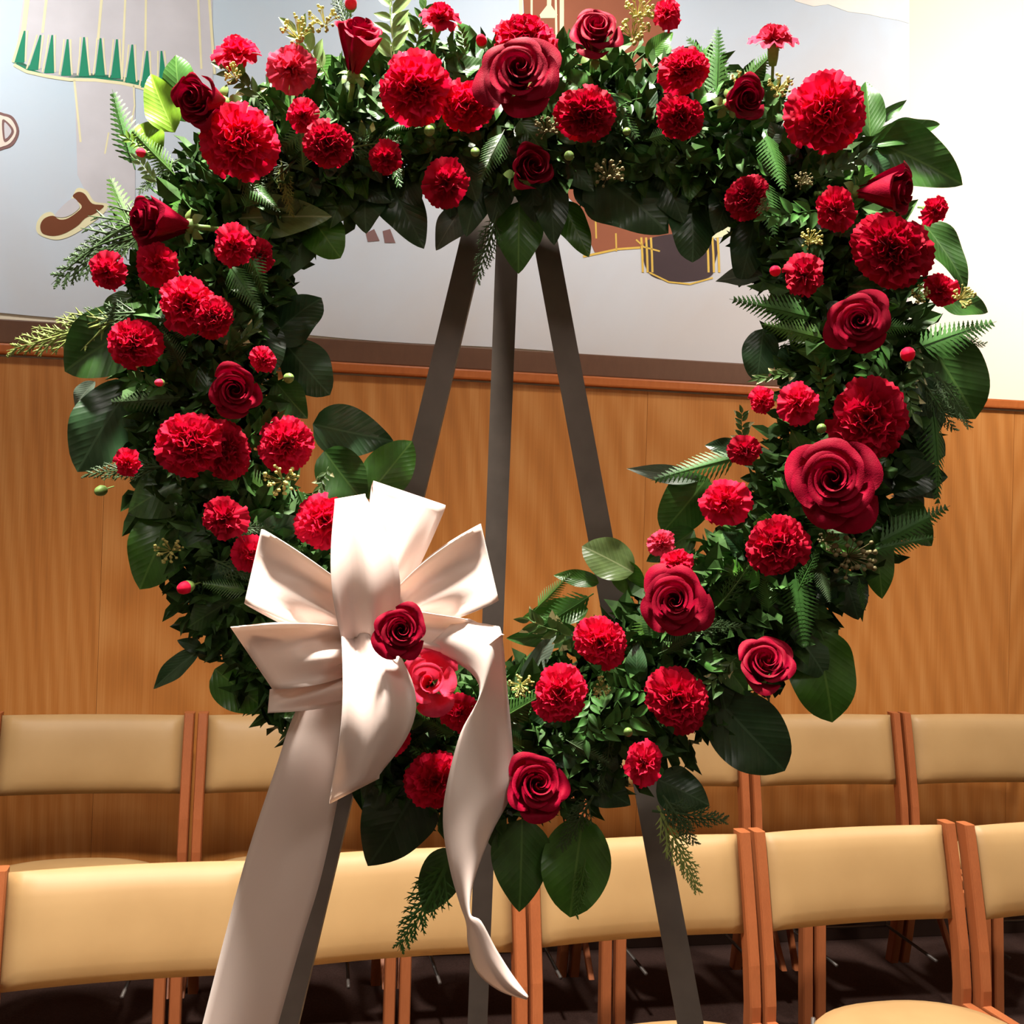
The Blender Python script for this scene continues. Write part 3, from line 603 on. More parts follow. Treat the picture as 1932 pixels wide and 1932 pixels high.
def cedar_mesh(seed):
    r = random.Random(seed); parts = []
    def br(p, d, ln, wd, lev):
        n = 7 if lev == 0 else 4; side = V(0, 0, 1).cross(d).normalized(); vs = []; q = p.copy(); pts = []
        for i in range(n + 1):
            pts.append(q.copy()); q = q + d * (ln / n) + V(0, 0, -.012 * ln * i)
        for i, c in enumerate(pts):
            h = wd * (1 - i / (n + .6)) * (1.25 if i % 2 else .85); vs += [c + side * h, c + V(0, 0, h * .5), c - side * h]
        fs = []
        for i in range(n):
            a = 3 * i; fs += [(a, a + 1, a + 4, a + 3), (a + 1, a + 2, a + 5, a + 4)]
        parts.append((vs, fs))
        if lev < 2:
            m = 20 if lev == 0 else 6
            for i in range(m):
                k = .1 + .86 * i / m; s = 1 if i % 2 else -1; c = pts[0].lerp(pts[-1], k)
                a = s * r.uniform(.55, .8); dd = (Matrix.Rotation(a, 3, 'Z') @ d + V(0, 0, r.uniform(-.15, .15))).normalized()
                br(c, dd, ln * (1 - k * .8) * (.42 if lev == 0 else .5) * r.uniform(.8, 1.1), wd * .75, lev + 1)
    br(V(0, 0, 0), V(0, 1, 0), 1.0, .023, 0)
    return mesh('cedar_sprig', *join(parts), False)
def sprig_mesh(seed, n=11):
    r = random.Random(seed); parts = [tube([V(.03 * math.sin(b), b / 6, 0) for b in range(7)], .012, 5)]
    for i in range(n):
        b = .15 + .85 * i / (n - 1); s = 1 if i % 2 else -1; a = s * r.uniform(.6, 1.2) * (1 - .6 * (b > .95)); L = r.uniform(.28, .42); wd = L * .42
        dx, dy = math.sin(a), math.cos(a); dz = r.uniform(.0, .5)
        d = V(dx, dy, dz).normalized(); sd = d.cross(V(0, 0, 1)).normalized(); up = sd.cross(d)
        def f(u, v, d=d, sd=sd, up=up, L=L, wd=wd, b=b):
            x = (u * 2 - 1); h = math.sin(PI * v ** .75) * wd * .5 + .002; return V(0, b, 0) + d * L * v + sd * x * h + up * (abs(x) * h * .35 - .1 * L * v * v)
        parts.append(grid(4, 5, f))
    return mesh('leafy_sprig', *join(parts))
def berry_mesh(seed, n=34):
    r = random.Random(seed); parts = []; bm = bmesh.new(); bmesh.ops.create_icosphere(bm, subdivisions=1, radius=1); bv = [v.co.copy() for v in bm.verts]; bf = [tuple(v.index for v in f.verts) for f in bm.faces]; bm.free()
    for i in range(n):
        a = r.random() * 2 * PI; h = r.random(); rr = math.sqrt(1 - h * h * .7) * r.uniform(.45, 1); p = V(math.cos(a) * rr, math.sin(a) * rr, h * .6); k = r.uniform(.075, .13)
        parts.append(([V(v.x * k, v.y * k, v.z * k * 1.35) + p for v in bv], bf)); parts.append(tube([V(p.x * .15, p.y * .15, -.5), p * .7 + V(0, 0, -.1), p], .018, 4, False))
    return mesh('berry_cluster', *join(parts))
FM = {}
def get(kind, mat, var):
    key = (kind, mat, var)
    if key not in FM:
        me = {'fern': lambda: fern_mesh(16, .34, 7, var), 'broad': lambda: fern_mesh(13, .42, 6, var), 'cedar': lambda: cedar_mesh(var), 'sprig': lambda: sprig_mesh(var), 'berry': lambda: berry_mesh(var)}[kind]()
        me.materials.append(M[mat]); FM[key] = me
    return FM[key]
NM = {'fern': 'fern_frond', 'broad': 'fern_frond', 'cedar': 'cedar_sprig', 'sprig': 'leafy_sprig'}
def place_frond(kind, base, tip, mat, off0=None, off1=None, wscale=1.0, var=None, roll=0.0):
    d0 = ring_dist(*base)
    if off0 is None: off0 = .0 + .045 * max(0, 1 - d0 / 200)
    if off1 is None: off1 = off0 + .004
    a, b = W(*base, off0), W(*tip, off1); y = b - a; L = y.length; y.normalize(); z = (WN - y * WN.dot(y)).normalized(); x = y.cross(z)
    if roll: R = Matrix.Rotation(roll, 3, y); x = R @ x; z = R @ z
    o = obj(NM[kind], get(kind, mat, rnd.randrange(3) if var is None else var)); m = frame(x * L * wscale, y * L, z * L, a)
    o.parent = wreath; o.matrix_parent_inverse = Matrix.Translation(-wreath.location); o.matrix_basis = m; return o
for a in [
 ('broad', (255, 320), (203, 160), 'fern', .62), ('broad', (262, 470), (205, 322), 'fern_light', .7), ('fern', (330, 330), (240, 240), 'fern_light', .7),
 ('cedar', (300, 395), (68, 508), 'cedar', 1.0), ('cedar', (300, 430), (110, 470), 'cedar', .9), ('cedar', (240, 600), (-10, 662), 'cedar_light', .7), ('cedar', (270, 590), (115, 590), 'cedar', .8), ('cedar', (560, 300), (460, 390), 'cedar', .8), ('cedar', (530, 300), (545, 400), 'cedar_light', .7), ('cedar', (340, 300), (250, 350), 'cedar', 1),
 ('fern', (360, 650), (368, 560), 'fern', .8), ('fern', (340, 750), (200, 760), 'cedar', .8), ('cedar', (320, 880), (140, 890), 'cedar', .6), ('fern', (520, 940), (420, 870), 'fern_light', .9), ('fern', (600, 960), (440, 930), 'fern', .9), ('fern', (560, 920), (600, 1020), 'fern', .9),
 ('cedar', (940, 400), (900, 525), 'cedar', .8), ('fern', (1350, 190), (1360, 42), 'fern', .8), ('fern', (1400, 160), (1480, 80), 'fern', .7), ('fern', (1380, 170), (1300, 60), 'fern', .8), ('cedar', (660, 60), (620, -30), 'cedar', .9), ('sprig', (740, 130), (740, -10), 'leaf_pale', 1.0), ('sprig', (780, 110), (800, 20), 'leaf_green', .9), ('sprig', (880, 110), (870, 60), 'leaf_green', .9), ('sprig', (620, 150), (560, 60), 'leaf_pale', .9),
 ('fern', (1540, 600), (1380, 562), 'fern', .8), ('fern', (1560, 640), (1440, 610), 'fern_light', .9), ('fern', (1720, 660), (1886, 596), 'fern', .9), ('cedar', (1780, 640), (1870, 640), 'cedar', .8), ('cedar', (1760, 700), (1850, 800), 'cedar', .9), ('cedar', (1740, 720), (1810, 812), 'cedar', .9), ('fern', (1760, 770), (1784, 955), 'fern', .6), ('fern', (1650, 1030), (1800, 952), 'fern', .8), ('fern', (1640, 1040), (1770, 1010), 'fern', .7), ('cedar', (1620, 1090), (1635, 1150), 'fern', .7), ('fern', (1500, 1080), (1520, 1220), 'fern', 1.1),
 ('fern', (1400, 860), (1230, 900), 'fern', .7), ('fern', (1240, 1150), (1180, 1260), 'fern_light', .8), ('fern', (1120, 1120), (1000, 1200), 'fern', .8), ('fern', (1010, 1150), (1080, 1080), 'fern_light', .7),
 ('cedar', (850, 1620), (752, 1812), 'fern', .85), ('cedar', (1105, 1620), (1085, 1738), 'fern_light', .7), ('cedar', (1250, 1500), (1320, 1600), 'cedar', .9), ('cedar', (1120, 1500), (1058, 1610), 'cedar', .9), ('cedar', (1240, 1520), (1335, 1695), 'cedar_light', .7), ('cedar', (1230, 1530), (1382, 1545), 'cedar', .8), ('cedar', (1150, 1400), (1140, 1500), 'cedar', .7),
 ('sprig', (760, 330), (680, 260), 'leaf_vari', 1.1), ('sprig', (740, 300), (745, 325), 'leaf_vari', 1.4), ('sprig', (500, 190), (425, 130), 'leaf_vari', .9), ('sprig', (470, 170), (520, 220), 'leaf_vari', .9), ('sprig', (1400, 840), (1400, 780), 'leaf_vari', 1), ('sprig', (1100, 1210), (1000, 1170), 'leaf_vari', .9), ('sprig', (1700, 700), (1722, 780), 'leaf_vari', .9), ('sprig', (1480, 650), (1560, 620), 'leaf_vari', .9), ('sprig', (1390, 1240), (1340, 1290), 'leaf_vari', .8), ('sprig', (1720, 640), (1730, 720), 'leaf_vari', .7), ('sprig', (620, 880), (600, 930), 'leaf_vari', .9), ('sprig', (420, 670), (480, 620), 'leaf_vari', .7), ('sprig', (1510, 700), (1430, 715), 'leaf_vari', .5), ('sprig', (300, 350), (260, 300), 'leaf_pale', .9), ('sprig', (290, 290), (240, 260), 'leaf_lime', .9),
]:
    kind, base, tip, mat, ws_ = a; place_frond(kind, base, tip, mat, wscale=ws_, roll=rnd.uniform(-.3, .3))
for i in range(64):        # more loose fern and cedar between the flowers
    x, y = ring((i + rnd.random()) / 64); dx, dy = x - 980, y - 815; L = math.hypot(dx, dy); q = rnd.uniform(-.9, .9); bx, by = x + dx / L * q * 60, y + dy / L * q * 60
    ang = rnd.uniform(0, 2 * PI); ln = rnd.uniform(70, 120); tx, ty = bx + math.cos(ang) * ln, by + math.sin(ang) * ln
    if ring_dist(tx, ty) > 150: continue
    place_frond(rnd.choice(['fern', 'cedar', 'fern', 'sprig']), (bx, by), (tx, ty), rnd.choice(['fern', 'fern', 'cedar', 'leaf']), .045, .065, rnd.uniform(.7, 1), roll=rnd.uniform(-.5, .5)) if True else None
def place_berries(px, py, rpx, mat='berry', off=.075, tilt=(0, 0)):
    a = W(px, py, off); k = rpx * mpx(a); z = (WN + WR * tilt[0] + WU * tilt[1]).normalized(); x = WU.cross(z).normalized(); y = z.cross(x)
    o = obj('berry_cluster', get('berry', mat, rnd.randrange(4))); m = frame(x * k, y * k, z * k, a)
    o.parent = wreath; o.matrix_parent_inverse = Matrix.Translation(-wreath.location); o.matrix_basis = m
for b in [(560, 62, 36, 'berry'), (610, 38, 30, 'berry'), (318, 1038, 28, 'berry'), (530, 905, 34, 'berry'), (1608, 1048, 48, 'berry_dim'), (1560, 1020, 24, 'berry_dim'), (1148, 325, 32, 'berry_dim'), (1195, 60, 34, 'berry'), (1205, 20, 32, 'berry'), (1530, 450, 24, 'berry'), (1470, 163, 26, 'berry'), (1395, 150, 18, 'berry'), (762, 1335, 26, 'berry_dim'), (982, 1292, 26, 'berry'), (1135, 1298, 22, 'berry'), (1030, 240, 26, 'berry_dim'), (1815, 562, 26, 'berry'), (1735, 555, 20, 'berry'), (440, 140, 22, 'berry'), (1515, 340, 20, 'berry_dim'), (1440, 390, 16, 'berry_dim')]:
    place_berries(*b)

# ------------------------------------------------------------------ flowers
def rose_petal(i, n, op, seed, mk='rose'):
    r = random.Random(seed * 100 + i); t_ = i / (n - 1); a = lerp(1.9, .74, min(1, t_ * 1.6)); phi = i * 2.39996 + r.uniform(-.2, .2)
    rb = .04 + .10 * t_; rt = .07 + op * (.93 * t_ ** .9); h = lerp(.60, .62 - .72 * op * op, t_ ** 1.3) + r.uniform(-.04, .04); z0 = -.72
    sp = .07 * (1 - t_) + .03; ph = r.random() * 6; tipk = r.uniform(-.06, .10) * t_
    def f(a_, b_):
        u = a_ * 2 - 1; v = b_ * (1 - .20 * u * u * (.5 + .5 * t_)) + tipk * (1 - abs(u)) * b_ * .6
        r_ = rb + (rt - rb) * (max(v, 0) ** 1.25) + .16 * math.sin(PI * min(v, 1)) * (.35 + .65 * t_) * (1.15 - .35 * op)
        z = z0 + (h - z0) * math.sin(min(v, 1.05) * PI / 2 * .98)
        k = max(0, (v - .72) / .28); r_ += (.10 * t_ * op + .03) * k * k; z -= (.17 * t_ * op + .02) * k * k
        r_ += sp * u * .8 + .025 * math.sin(u * 4 + ph) * v * (.3 + t_); z += .03 * math.sin(u * 5 + ph * 2) * v * t_
        wd = .42 + .58 * math.sin(PI / 2 * min(1, v * 1.35))
        q = phi + u * a * wd; return V(r_ * math.cos(q), r_ * math.sin(q), z)
    return mesh('petal', *grid(10, 8, f), True, M[mk])
def calyx_rose():
    parts = [lathe([(.0, -1.02), (.10, -1.0), (.17, -.90), (.18, -.80), (.12, -.68)], 10)]
    for i in range(5):
        q = i * 2 * PI / 5
        def f(a_, b_, q=q):
            u = a_ * 2 - 1; wd = .13 * math.sin(PI * (b_ * .9 + .1)); r_ = .15 + .30 * b_; z = -.82 + .12 * b_ - .25 * b_ * b_; p = V(math.cos(q), math.sin(q), 0); s_ = V(-math.sin(q), math.cos(q), 0)
            return p * r_ + s_ * u * wd + V(0, 0, z)
        parts.append(grid(2, 4, f))
    return mesh('calyx', *join(parts), True, M['stem'])
ROSE = {k: [rose_petal(i, n, op, sd) for i in range(n)] for k, (n, op, sd) in {'open': (19, 1.0, 1), 'half': (17, .80, 2), 'cup': (14, .56, 3)}.items()}
ROSE['coral'] = [rose_petal(i, 9, .9, 4, 'coral') for i in range(9)]
RSC = {'open': 1.10, 'half': .90, 'cup': .74, 'coral': .74}
CAL_R = calyx_rose()
STEM = mesh('stem', *tube([V(0, 0, -.9), V(.02, 0, -1.3), V(0, 0, -1.9)], .07, 7), True, M['stem'])
def carn_petal_data(theta, phi, L, wd, amp, seed, nu=12, nv=5, ruf=5.5):
    r = random.Random(seed); ph = r.random() * 6; ph2 = r.random() * 6; rd = V(math.cos(phi), math.sin(phi), 0); sd = V(-math.sin(phi), math.cos(phi), 0); z = V(0, 0, 1)
    zig = [r.uniform(.5, 1) * (1 if k % 2 else -1) for k in range(nu + 1)]
    def f(a_, b_):
        u = a_ * 2 - 1; th = theta * (.45 + .55 * b_); d = rd * math.sin(th) + z * math.cos(th); nrm = rd * math.cos(th) - z * math.sin(th)
        w_ = (.05 + wd * b_ ** 1.2) * u; edge = 1 + (.03 * zig[round(a_ * nu)] if b_ > .95 else 0) - .14 * u * u * b_
        return d * L * b_ * edge + sd * w_ + nrm * amp * b_ ** 2 * (math.sin(u * ruf + ph) + .5 * math.sin(u * ruf * 2.3 + ph2)) + V(0, 0, -.45)
    return grid(nu, nv, f)
def carnation(seed, matk, mini=False):
    r = random.Random(seed); petals = []
    lay = [(r.uniform(1.45, 1.68), i * 2 * PI / 9 + r.uniform(-.15, .15), r.uniform(.82, 1.10), .46) for i in range(9)] + [(r.uniform(1.0, 1.2), i * 2 * PI / 8 + .3, r.uniform(.86, 1.08), .44) for i in range(8)]
    if mini: lay = [(r.uniform(1.2, 1.5), i * 2 * PI / 6 + r.uniform(-.15, .15), r.uniform(.84, 1.12), .58) for i in range(6)]
    for k, (th, ph, L, wd) in enumerate(lay):
        petals.append(mesh('petal', *carn_petal_data(th, ph, L, wd, .115, seed * 50 + k), True, M[matk]))
    inner = []
    spec = [(.0, 3), (.3, 5), (.58, 7), (.85, 8)] if not mini else [(.1, 3), (.5, 5), (.9, 6)]
    for th, n in spec:
        for i in range(n): inner.append(carn_petal_data(th + r.uniform(-.1, .12), i * 2 * PI / n + r.uniform(-.3, .3), r.uniform(.80, .98), .36, .12, r.randrange(9999), 10, 4, 5.0))
    return petals, mesh('ruffled_centre', *join(inner), True, M[matk])
CARN = {(mk, s): carnation(10 + s, mk) for mk in ('carn', 'carn_dark') for s in range(2)}
MINI = {(mk, s): carnation(30 + s, mk, True) for mk in ('carn', 'carn_dark', 'coral') for s in range(2)}
CAL_C = mesh('calyx', *lathe([(.0, -1.35), (.16, -1.3), (.22, -1.0), (.25, -.55), (.30, -.30), (.22, -.28)], 10), True, M['stem'])
BUDM = {}
for nm, mk in (('red', 'carn'), ('pink', 'coral'), ('green', 'stem')):
    BUDM[nm] = mesh('petals', *lathe([(.0, .75), (.22, .70), (.42, .50), (.55, .15), (.58, -.2), (.45, -.55)], 12), True, M[mk])
CAL_B = mesh('calyx', *lathe([(.46, .0), (.56, -.1), (.58, -.4), (.45, -.8), (.2, -1.1), (.0, -1.15)], 12), True, M['stem'])

def flower(kind, px, py, rpx, label, tilt=(0, 0), mat='carn', off=None, asp=1.0, grp=None, zs=1.0, stem=None):
    dr = ring_dist(px, py); base_off = .045 + .055 * math.sqrt(max(0, 1 - (dr / 190) ** 2)) if off is None else off
    p = W(px, py, base_off); k = rpx * mpx(p)
    z = ((CP - p).normalized() + WR * tilt[0] + WU * tilt[1]).normalized(); x = WU.cross(z).normalized(); y = z.cross(x); a = rnd.random() * 2 * PI
    x, y = x * math.cos(a) + y * math.sin(a), y * math.cos(a) - x * math.sin(a)
    cat = {'open': 'rose', 'half': 'rose', 'cup': 'rose', 'coral': 'rose', 'carn': 'carnation', 'mini': 'carnation', 'bud': 'flower bud'}[kind]
    nm = {'rose': 'rose', 'carnation': 'carnation' if kind == 'carn' else 'spray_carnation', 'flower bud': 'flower_bud'}[cat]
    if kind == 'coral': grp = 'coral rose in the bow'
    o = empty(nm, p); tag(o, label, cat, grp or {'rose': 'red roses in the wreath', 'carnation': 'red carnations in the wreath' if kind == 'carn' else 'small spray carnations in the wreath', 'flower bud': 'flower buds in the wreath'}[cat])
    if kind in ROSE:
        k /= RSC[kind]; parts = ROSE[kind] + [CAL_R, STEM]
    elif kind == 'carn':
        a_, b_ = CARN[(mat, rnd.randrange(2))]; parts = a_ + [b_, CAL_C, STEM]
    elif kind == 'mini':
        a_, b_ = MINI[(mat, rnd.randrange(2))]; parts = a_ + [b_, CAL_C, STEM]
    else:
        parts = [BUDM[mat], STEM] + ([CAL_B] if mat != 'green' else [])
    sx = rnd.uniform(.88, 1.06) if kind in ('carn', 'mini') else 1.0
    o.matrix_world = frame(x * k * sx, y * k / sx ** .5, z * k * zs, p)
    for me in parts: obj(me.name.split('.')[0], me, None, o)
    return o
RS_ = [
 ('open', 982, 140, 92, 'largest bright red open rose at the top centre of the wreath', (-.05, .38), .125),
 ('cup', 676, 82, 56, 'upright red rose with tall side petals at the top left, beside pale berries', (.12, 1.25), None),
 ('half', 1124, 66, 58, 'round red rose at the top, just right of the big top rose', (.05, .7), None),
 ('cup', 384, 188, 60, 'red rose facing left at the upper left, above a big carnation', (-.6, .1), .105),
 ('cup', 1398, 190, 50, 'small dark red rose between two big carnations at the upper right', (.45, .15), None),
 ('cup', 298, 420, 62, 'dark red half-closed rose at the left edge, facing left', (-1.1, .1), None),
 ('half', 443, 735, 56, 'very dark crimson rose on the left side, above a big carnation', (0, -.05), None),
 ('open', 1622, 606, 70, 'dark red open rose with deep centre at the right side', (0, .1), None),
 ('open', 1573, 908, 104, 'largest dark crimson open rose at the lower right side', (-.05, .12), .11),
 ('cup', 1674, 360, 58, 'red rosebud-shaped rose lying sideways, facing right at the upper right', (1.3, .1), None),
 ('open', 1275, 1135, 80, 'deep crimson many-petalled rose at the lower right of the wreath', (-.1, .05), None),
 ('half', 1443, 1257, 64, 'dark crimson rose above the glossy dark leaf at lower right', (.15, .45), None),
 ('half', 757, 1192, 60, 'deep red rose set against the white bow loops', (0, .1), .165),
 ('half', 1010, 1482, 70, 'dark crimson rose at the bottom, right of the curling ribbon tail', (.2, .1), None),
 ('coral', 810, 1288, 54, 'coral pink open rose under the deep red bow rose', (0, .1), .13),
 ('cup', 998, 318, 52, 'shaded dark red rose beneath the big top centre rose', (.3, .25), .055),
]
for kd, x, y, r_, lb, tl_, of in RS_: flower(kd, x, y, r_, lb, tl_, off=of)
CS = [
 (452, 265, 72, 'large red carnation at the upper left, below the left-facing rose', (-.1, .15), 'carn', None),
 (784, 166, 68, 'ruffled red carnation left of the big top rose', (0, .1), 'carn', None),
 (990, 62, 62, 'bright red carnation behind the top of the big centre rose', (0, 1.0), 'carn', .085),
 (880, 200, 52, 'red carnation tucked under the left of the big top rose', (-.1, -.1), 'carn', .08),
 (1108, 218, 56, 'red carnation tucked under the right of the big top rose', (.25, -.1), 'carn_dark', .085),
 (1296, 130, 48, 'upper of the two stacked red carnations at the upper right', (.4, .25), 'carn', None),
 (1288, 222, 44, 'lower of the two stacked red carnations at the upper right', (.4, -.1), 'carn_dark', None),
 (1560, 212, 74, 'large bright red carnation at the top right corner of the wreath', (.05, .05), 'carn', None),
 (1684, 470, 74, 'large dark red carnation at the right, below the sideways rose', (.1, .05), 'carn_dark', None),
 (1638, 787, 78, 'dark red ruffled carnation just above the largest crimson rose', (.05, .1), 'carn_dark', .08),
 (362, 835, 66, 'large bright red carnation on the left side, below the dark rose', (-.1, .1), 'carn', None),
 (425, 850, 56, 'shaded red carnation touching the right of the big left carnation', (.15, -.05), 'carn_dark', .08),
 (540, 835, 53, 'bright red carnation at the left inner edge beside glossy leaves', (.05, .2), 'carn', None),
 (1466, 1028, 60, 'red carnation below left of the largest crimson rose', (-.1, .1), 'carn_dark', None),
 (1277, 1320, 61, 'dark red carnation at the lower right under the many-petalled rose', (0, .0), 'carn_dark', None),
 (820, 1473, 58, 'red carnation at the bottom, half behind the curling ribbon tail', (-.15, 0), 'carn', .075),
 (1057, 1305, 54, 'bright red carnation at the bottom right of the bow, star-shaped outline', (.05, .15), 'carn', None),
 (1132, 1210, 50, 'coral red carnation at the inner lower right, left of the many-petalled rose', (-.05, .1), 'carn', None),
 (616, 982, 58, 'bright red carnation peeking out above the left bow loops', (.1, .1), 'carn', .07),
 (352, 568, 56, 'bright red carnation in the middle of the left side', (-.1, .45), 'carn', None),
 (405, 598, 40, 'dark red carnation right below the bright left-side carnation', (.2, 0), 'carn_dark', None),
 (250, 645, 50, 'red carnation at the left edge beside the round dark leaf', (-.35, .15), 'carn', None),
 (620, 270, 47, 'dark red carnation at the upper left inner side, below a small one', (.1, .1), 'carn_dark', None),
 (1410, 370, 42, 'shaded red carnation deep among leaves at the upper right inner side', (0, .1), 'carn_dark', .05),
]
for x, y, r_, lb, tl_, mt, of in CS: flower('carn', x, y, r_, lb, tl_, mt, of)
MS = [
 (549, 126, 45, 'pinkish red small carnation at the upper left between two roses', (0, .2), 'coral', None), (447, 92, 44, 'pink red small carnation sticking up at the top left', (-.2, 1.0), 'carn', None),
 (571, 217, 31, 'tiny red carnation above the dark inner upper left carnation', (0, .2), 'carn', None), (832, 26, 38, 'small red carnation sticking up at the top, left of centre', (.2, 1.0), 'carn', None),
 (1258, 22, 30, 'small red carnation cut by the top frame edge', (0, .5), 'carn', None), (1460, 66, 42, 'small pink red carnation on a long stem at the top right', (.05, 1.7), 'coral', .06),
 (1366, 945, 47, 'pink red small carnation at the right inner edge', (-.1, .15), 'carn', None), (1517, 516, 42, 'small red carnation at the right, above the ferns', (-.1, .35), 'carn_dark', None),
 (297, 496, 40, 'small red carnation under the left half-closed rose', (-.1, .05), 'carn', None), (442, 464, 40, 'bright red small carnation at the left inner side below the pale leaf', (0, .1), 'carn', None),
 (493, 480, 30, 'dark red small carnation behind the bright one at left inner side', (.3, 0), 'carn_dark', .05), (200, 511, 36, 'small red carnation at the far left edge of the wreath', (-.4, .1), 'carn', None),
 (497, 678, 25, 'tiny red carnation above right of the very dark rose', (.1, .2), 'carn', None), (238, 873, 28, 'round small red carnation at the lower left edge', (-.5, -.05), 'carn', None),
 (423, 976, 43, 'dark red small carnation above the left bow loop', (0, .1), 'carn_dark', None), (474, 1045, 36, 'red small carnation half hidden behind the left bow loop', (-.1, 0), 'carn', .06),
 (1575, 393, 41, 'round small red carnation left of the sideways rose', (0, 0), 'carn_dark', None), (1768, 397, 29, 'small red carnation sticking out at the right edge', (.7, -.1), 'carn', None),
 (1775, 547, 33, 'small red carnation at the right edge beside pale berries', (.15, -.05), 'carn', None), (1437, 755, 26, 'tiny red carnation at the right inner edge, left of a bigger one', (-.2, .1), 'carn', None),
 (1506, 758, 40, 'small red carnation left of the dark ruffled one on the right side', (0, .2), 'carn', None), (1248, 1022, 26, 'tiny red carnation above the many-petalled rose', (-.1, .3), 'coral', None),
 (1277, 1060, 32, 'small red carnation touching the top of the many-petalled rose', (0, .3), 'carn', None), (1214, 1436, 41, 'small red carnation at the bottom right, over dark leaves', (.05, .1), 'carn', None),
 (728, 1312, 34, 'small red carnation left below the bow rose, beside the ribbon loop', (0, 0), 'carn_dark', .11),
 (738, 1388, 38, 'small red carnation beside the hanging ribbon loop', (.1, 0), 'carn', .10), (866, 1346, 36, 'small red carnation tucked behind the right ribbon tail', (0, 0), 'carn', .095),
 (842, 345, 45, 'round dark red small carnation under the top arc, left of centre', (0, -.1), 'carn_dark', None), (727, 300, 32, 'small red carnation with striped leaf at the upper inner side', (0, -.1), 'carn_dark', .07),
 (1405, 850, 30, 'shaded red small carnation at the right inner side above pink one', (0, 0), 'carn_dark', .045),
]
for x, y, r_, lb, tl_, mt, of in MS: flower('mini', x, y, r_, lb, tl_, mt, of)
BS = [
 (1713, 668, 24, 'round red bud at the right, below the deep-centred open rose', (.1, .1), 'red', None), (1462, 511, 18, 'red bud at the right inner edge beside a small carnation', (-.3, .1), 'red', None), (662, 6, 20, 'pinkish bud at the top frame edge above the upright rose', (0, .6), 'pink', None),
 (266, 288, 15, 'tiny coral bud at the upper left edge', (-.6, .1), 'pink', None), (300, 722, 13, 'tiny cream and pink bud at the left side', (-.7, 0), 'pink', None), (348, 1109, 22, 'pink bud with green base at the lower left edge', (-.8, -.3), 'red', None), (908, 76, 18, 'red bud left of the carnation behind the big top rose', (-.2, .6), 'red', None),
 (190, 926, 18, 'green unopened bud on a thin stem at the far lower left', (-.8, -.3), 'green', None), (810, 246, 18, 'pale green bud under the top left carnation', (0, .1), 'green', None), (897, 287, 15, 'pale green bud right of another, under the top arc', (.3, -.2), 'green', None), (1074, 294, 16, 'whitish green bud left of the stacked leaf under the top arc', (.2, -.1), 'green', None),
 (545, 713, 17, 'green bud right of the very dark rose', (.4, .2), 'green', None), (1550, 808, 16, 'pale green bud between the dark carnation and largest crimson rose', (0, .2), 'green', None), (1185, 1381, 15, 'pale green bud above the bottom right small carnation', (0, .3), 'green', None), (1183, 248, 13, 'dull green bud right of the carnation under the top rose', (.2, 0), 'green', None),
]
for x, y, r_, lb, tl_, mt, of in BS: flower('bud', x, y, r_, lb, tl_, mt, of)

# ------------------------------------------------------------------ bow
bow = empty('ribbon_bow', W(700, 1230, .10)); tag(bow, 'large looped white satin bow with two long tails on the lower left of the wreath', 'bow')
def add_solid(o, th=.0006):
    m = o.modifiers.new('thick', 'SOLIDIFY'); m.thickness = th; m.offset = 0; return o
def loop(C, tL, tR, cw, off, bulge, fat, skew=(0, 0), bl=0.0, br_=0.0, pleat=.011, back_in=.10, curve=.0, wav=0.0, toff=None):
    """a ribbon loop: pinched at C, out to the crease tL-tR on the near side, back behind"""
    C, tL, tR = Vector(C), Vector(tL), Vector(tR); mid = (tL + tR) / 2; ax = (mid - C).normalized(); pr = Vector((-ax.y, ax.x))
    if (tL - tR).dot(pr) < 0: pr = -pr
    cL, cR = C + pr * cw / 2, C - pr * cw / 2; ln = (mid - C).length; toff = off if toff is None else toff
    NU, NV = 12, 36; vs = []
    for j in range(NV + 1):
        s = j / NV
        if s < .44: t_ = s / .44; lay = 0
        elif s > .56: t_ = (1 - s) / .44; lay = 1
        else: t_ = 1.0; lay = .5
        e = t_ ** .85
        L = cL.lerp(tL, e) + pr * bl * math.sin(PI * e) * ln; R = cR.lerp(tR, e) - pr * br_ * math.sin(PI * e) * ln
        if lay == 0: sh = Vector(skew) * math.sin(PI * t_ * .9) * 1.0; o_ = lerp(off + .006, toff, t_) + bulge * math.sin(PI * min(t_ ** .8, 1) * .9) + fat * t_
        elif lay == 1: sh = -ax * back_in * ln * t_ * .3; o_ = lerp(off - .010, toff, t_) - fat * math.sin(PI / 2 * t_) + .0 ; 
        else:
            q = (s - .44) / .12 * PI; sh = Vector(skew) * math.sin(PI * .9) * (1 - (s - .44) / .12) + ax * math.sin(q) * fat * 900 - ax * back_in * ln * .3 * ((s - .44) / .12); o_ = toff + bulge * math.sin(PI * .9) * (1 - (s - .44) / .12) + fat * math.cos(q)
        for i in range(NU + 1):
            u = i / NU; p = L.lerp(R, u) + sh
            d = pleat * math.cos(u * 3 * PI + .6) * (1 - t_) ** .9 + curve * (u * 2 - 1) ** 2 * t_ + wav * math.sin(u * 5 + t_ * 3) * t_ * (1 - .4 * t_)
            vs.append(W(p.x, p.y, o_ + d * (1 if lay < .5 else .6)))
    fs = [(j * (NU + 1) + i, j * (NU + 1) + i + 1, (j + 1) * (NU + 1) + i + 1, (j + 1) * (NU + 1) + i) for j in range(NV) for i in range(NU)]
    return add_solid(child(obj('loop', mesh('loop', vs, fs), M['satin']), bow))
BC = (705, 1215)
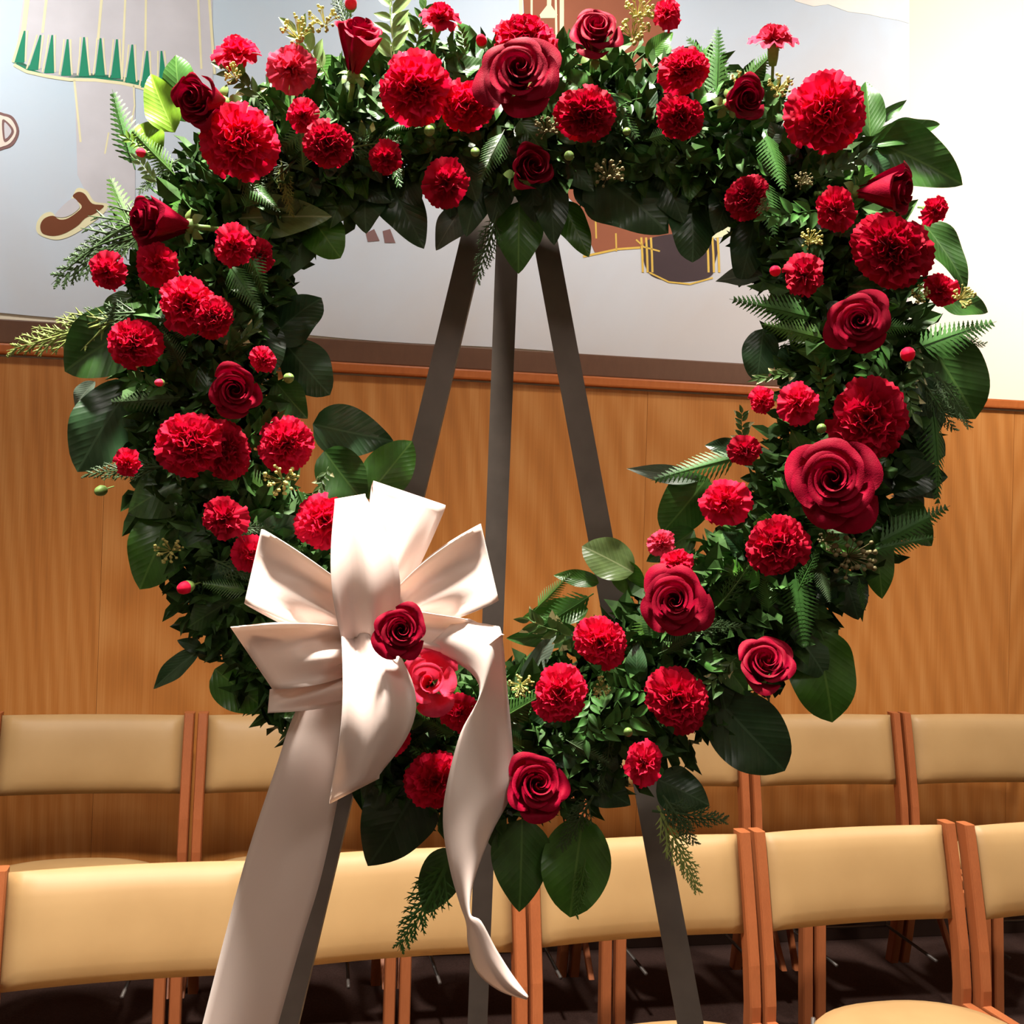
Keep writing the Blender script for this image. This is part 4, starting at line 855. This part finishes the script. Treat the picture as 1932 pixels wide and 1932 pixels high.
# back loops first (further from the camera)
loop((716, 1160), (702, 912), (838, 958), 60, .085, .012, .010, (6, 4), .02, -.02, wav=.006, curve=-.010)
loop((745, 1160), (902, 990), (936, 1135), 66, .088, .020, .010, (-4, 6), .06, .02, wav=.007, curve=.006)
loop((690, 1180), (497, 1002), (465, 1142), 80, .092, .022, .010, (8, -6), -.02, .05, wav=.006, curve=.010)
loop((680, 1225), (440, 1182), (520, 1300), 78, .098, .022, .010, (6, 2), .05, .03, wav=.008, curve=.004)
loop((690, 1280), (512, 1300), (508, 1345), 70, .100, .010, .006, (0, 0), .04, .04, wav=.004)
loop((735, 1180), (880, 1168), (945, 1198), 70, .096, .018, .010, (0, 0), .0, .30, wav=.006, curve=.008)
loop((694, 1230), (632, 948), (690, 938), 84, .115, .024, .012, (0, 2), .06, .14, wav=.004, curve=-.012)
loop((686, 1195), (622, 1508), (716, 1460), 84, .120, .034, .014, (0, 0), -.04, .22, wav=.006, curve=-.014)
# gathered knot in the middle
kv, kf = [], []
def kn(a_, b_):
    q = a_ * 2 * PI; h = b_ * 2 - 1; rr = 22 * math.sqrt(max(0, 1 - h * h * .8)) * (1 + .10 * math.sin(q * 7)); px = 690 + rr * math.cos(q) + h * 8; py = 1215 + h * 48
    return W(px, py, .098 + .014 * math.sin(q) * math.sqrt(max(0, 1 - h * h * .8)))
child(obj('knot', mesh('knot', *grid(28, 10, kn)), M['satin']), bow)
def tail(secs, name='tail', wav=0.0, curl=0.0, nseg=60):
    Ls = [Vector((s[0][0], s[0][1], 0)) for s in secs]; Rs = [Vector((s[1][0], s[1][1], 0)) for s in secs]; O0 = [Vector((s[2], s[3], 0)) for s in secs]
    vs = []; NU = 10
    for j in range(nseg + 1):
        t_ = j / nseg; L, R, O = cr(Ls, t_), cr(Rs, t_), cr(O0, t_)
        for i in range(NU + 1):
            u = i / NU; p = L.lerp(R, u); o_ = lerp(O.x, O.y, u) + curl * math.sin(PI * u) + wav * math.sin(u * 4 + t_ * 7)
            vs.append(W(p.x, p.y, o_))
    fs = [(j * (NU + 1) + i, j * (NU + 1) + i + 1, (j + 1) * (NU + 1) + i + 1, (j + 1) * (NU + 1) + i) for j in range(nseg) for i in range(NU)]
    return add_solid(child(obj(name, mesh(name, vs, fs), M['satin']), bow))
tail([((600, 1260), (690, 1270), .095, .098), ((552, 1355), (648, 1388), .085, .09), ((520, 1450), (642, 1480), .082, .085), ((470, 1600), (607, 1650), .068, .071), ((430, 1745), (568, 1780), .058, .06), ((382, 1932), (520, 1950), .044, .046), ((352, 2050), (490, 2065), .036, .038)], curl=.004, wav=.001)
tail([((800, 1225), (860, 1170), .12, .115), ((880, 1262), (930, 1180), .125, .11), ((905, 1310), (946, 1195), .13, .105), ((868, 1385), (956, 1290), .13, .10), ((841, 1490), (968, 1420), .125, .095), ((836, 1560), (968, 1490), .12, .095), ((849, 1640), (926, 1575), .115, .10), ((868, 1706), (894, 1662), .105, .115), ((880, 1742), (887, 1722), .10, .125), ((884, 1786), (908, 1738), .10, .13), ((902, 1836), (936, 1790), .105, .125), ((944, 1870), (966, 1838), .11, .12), ((994, 1886), (997, 1880), .115, .118)], curl=.010)
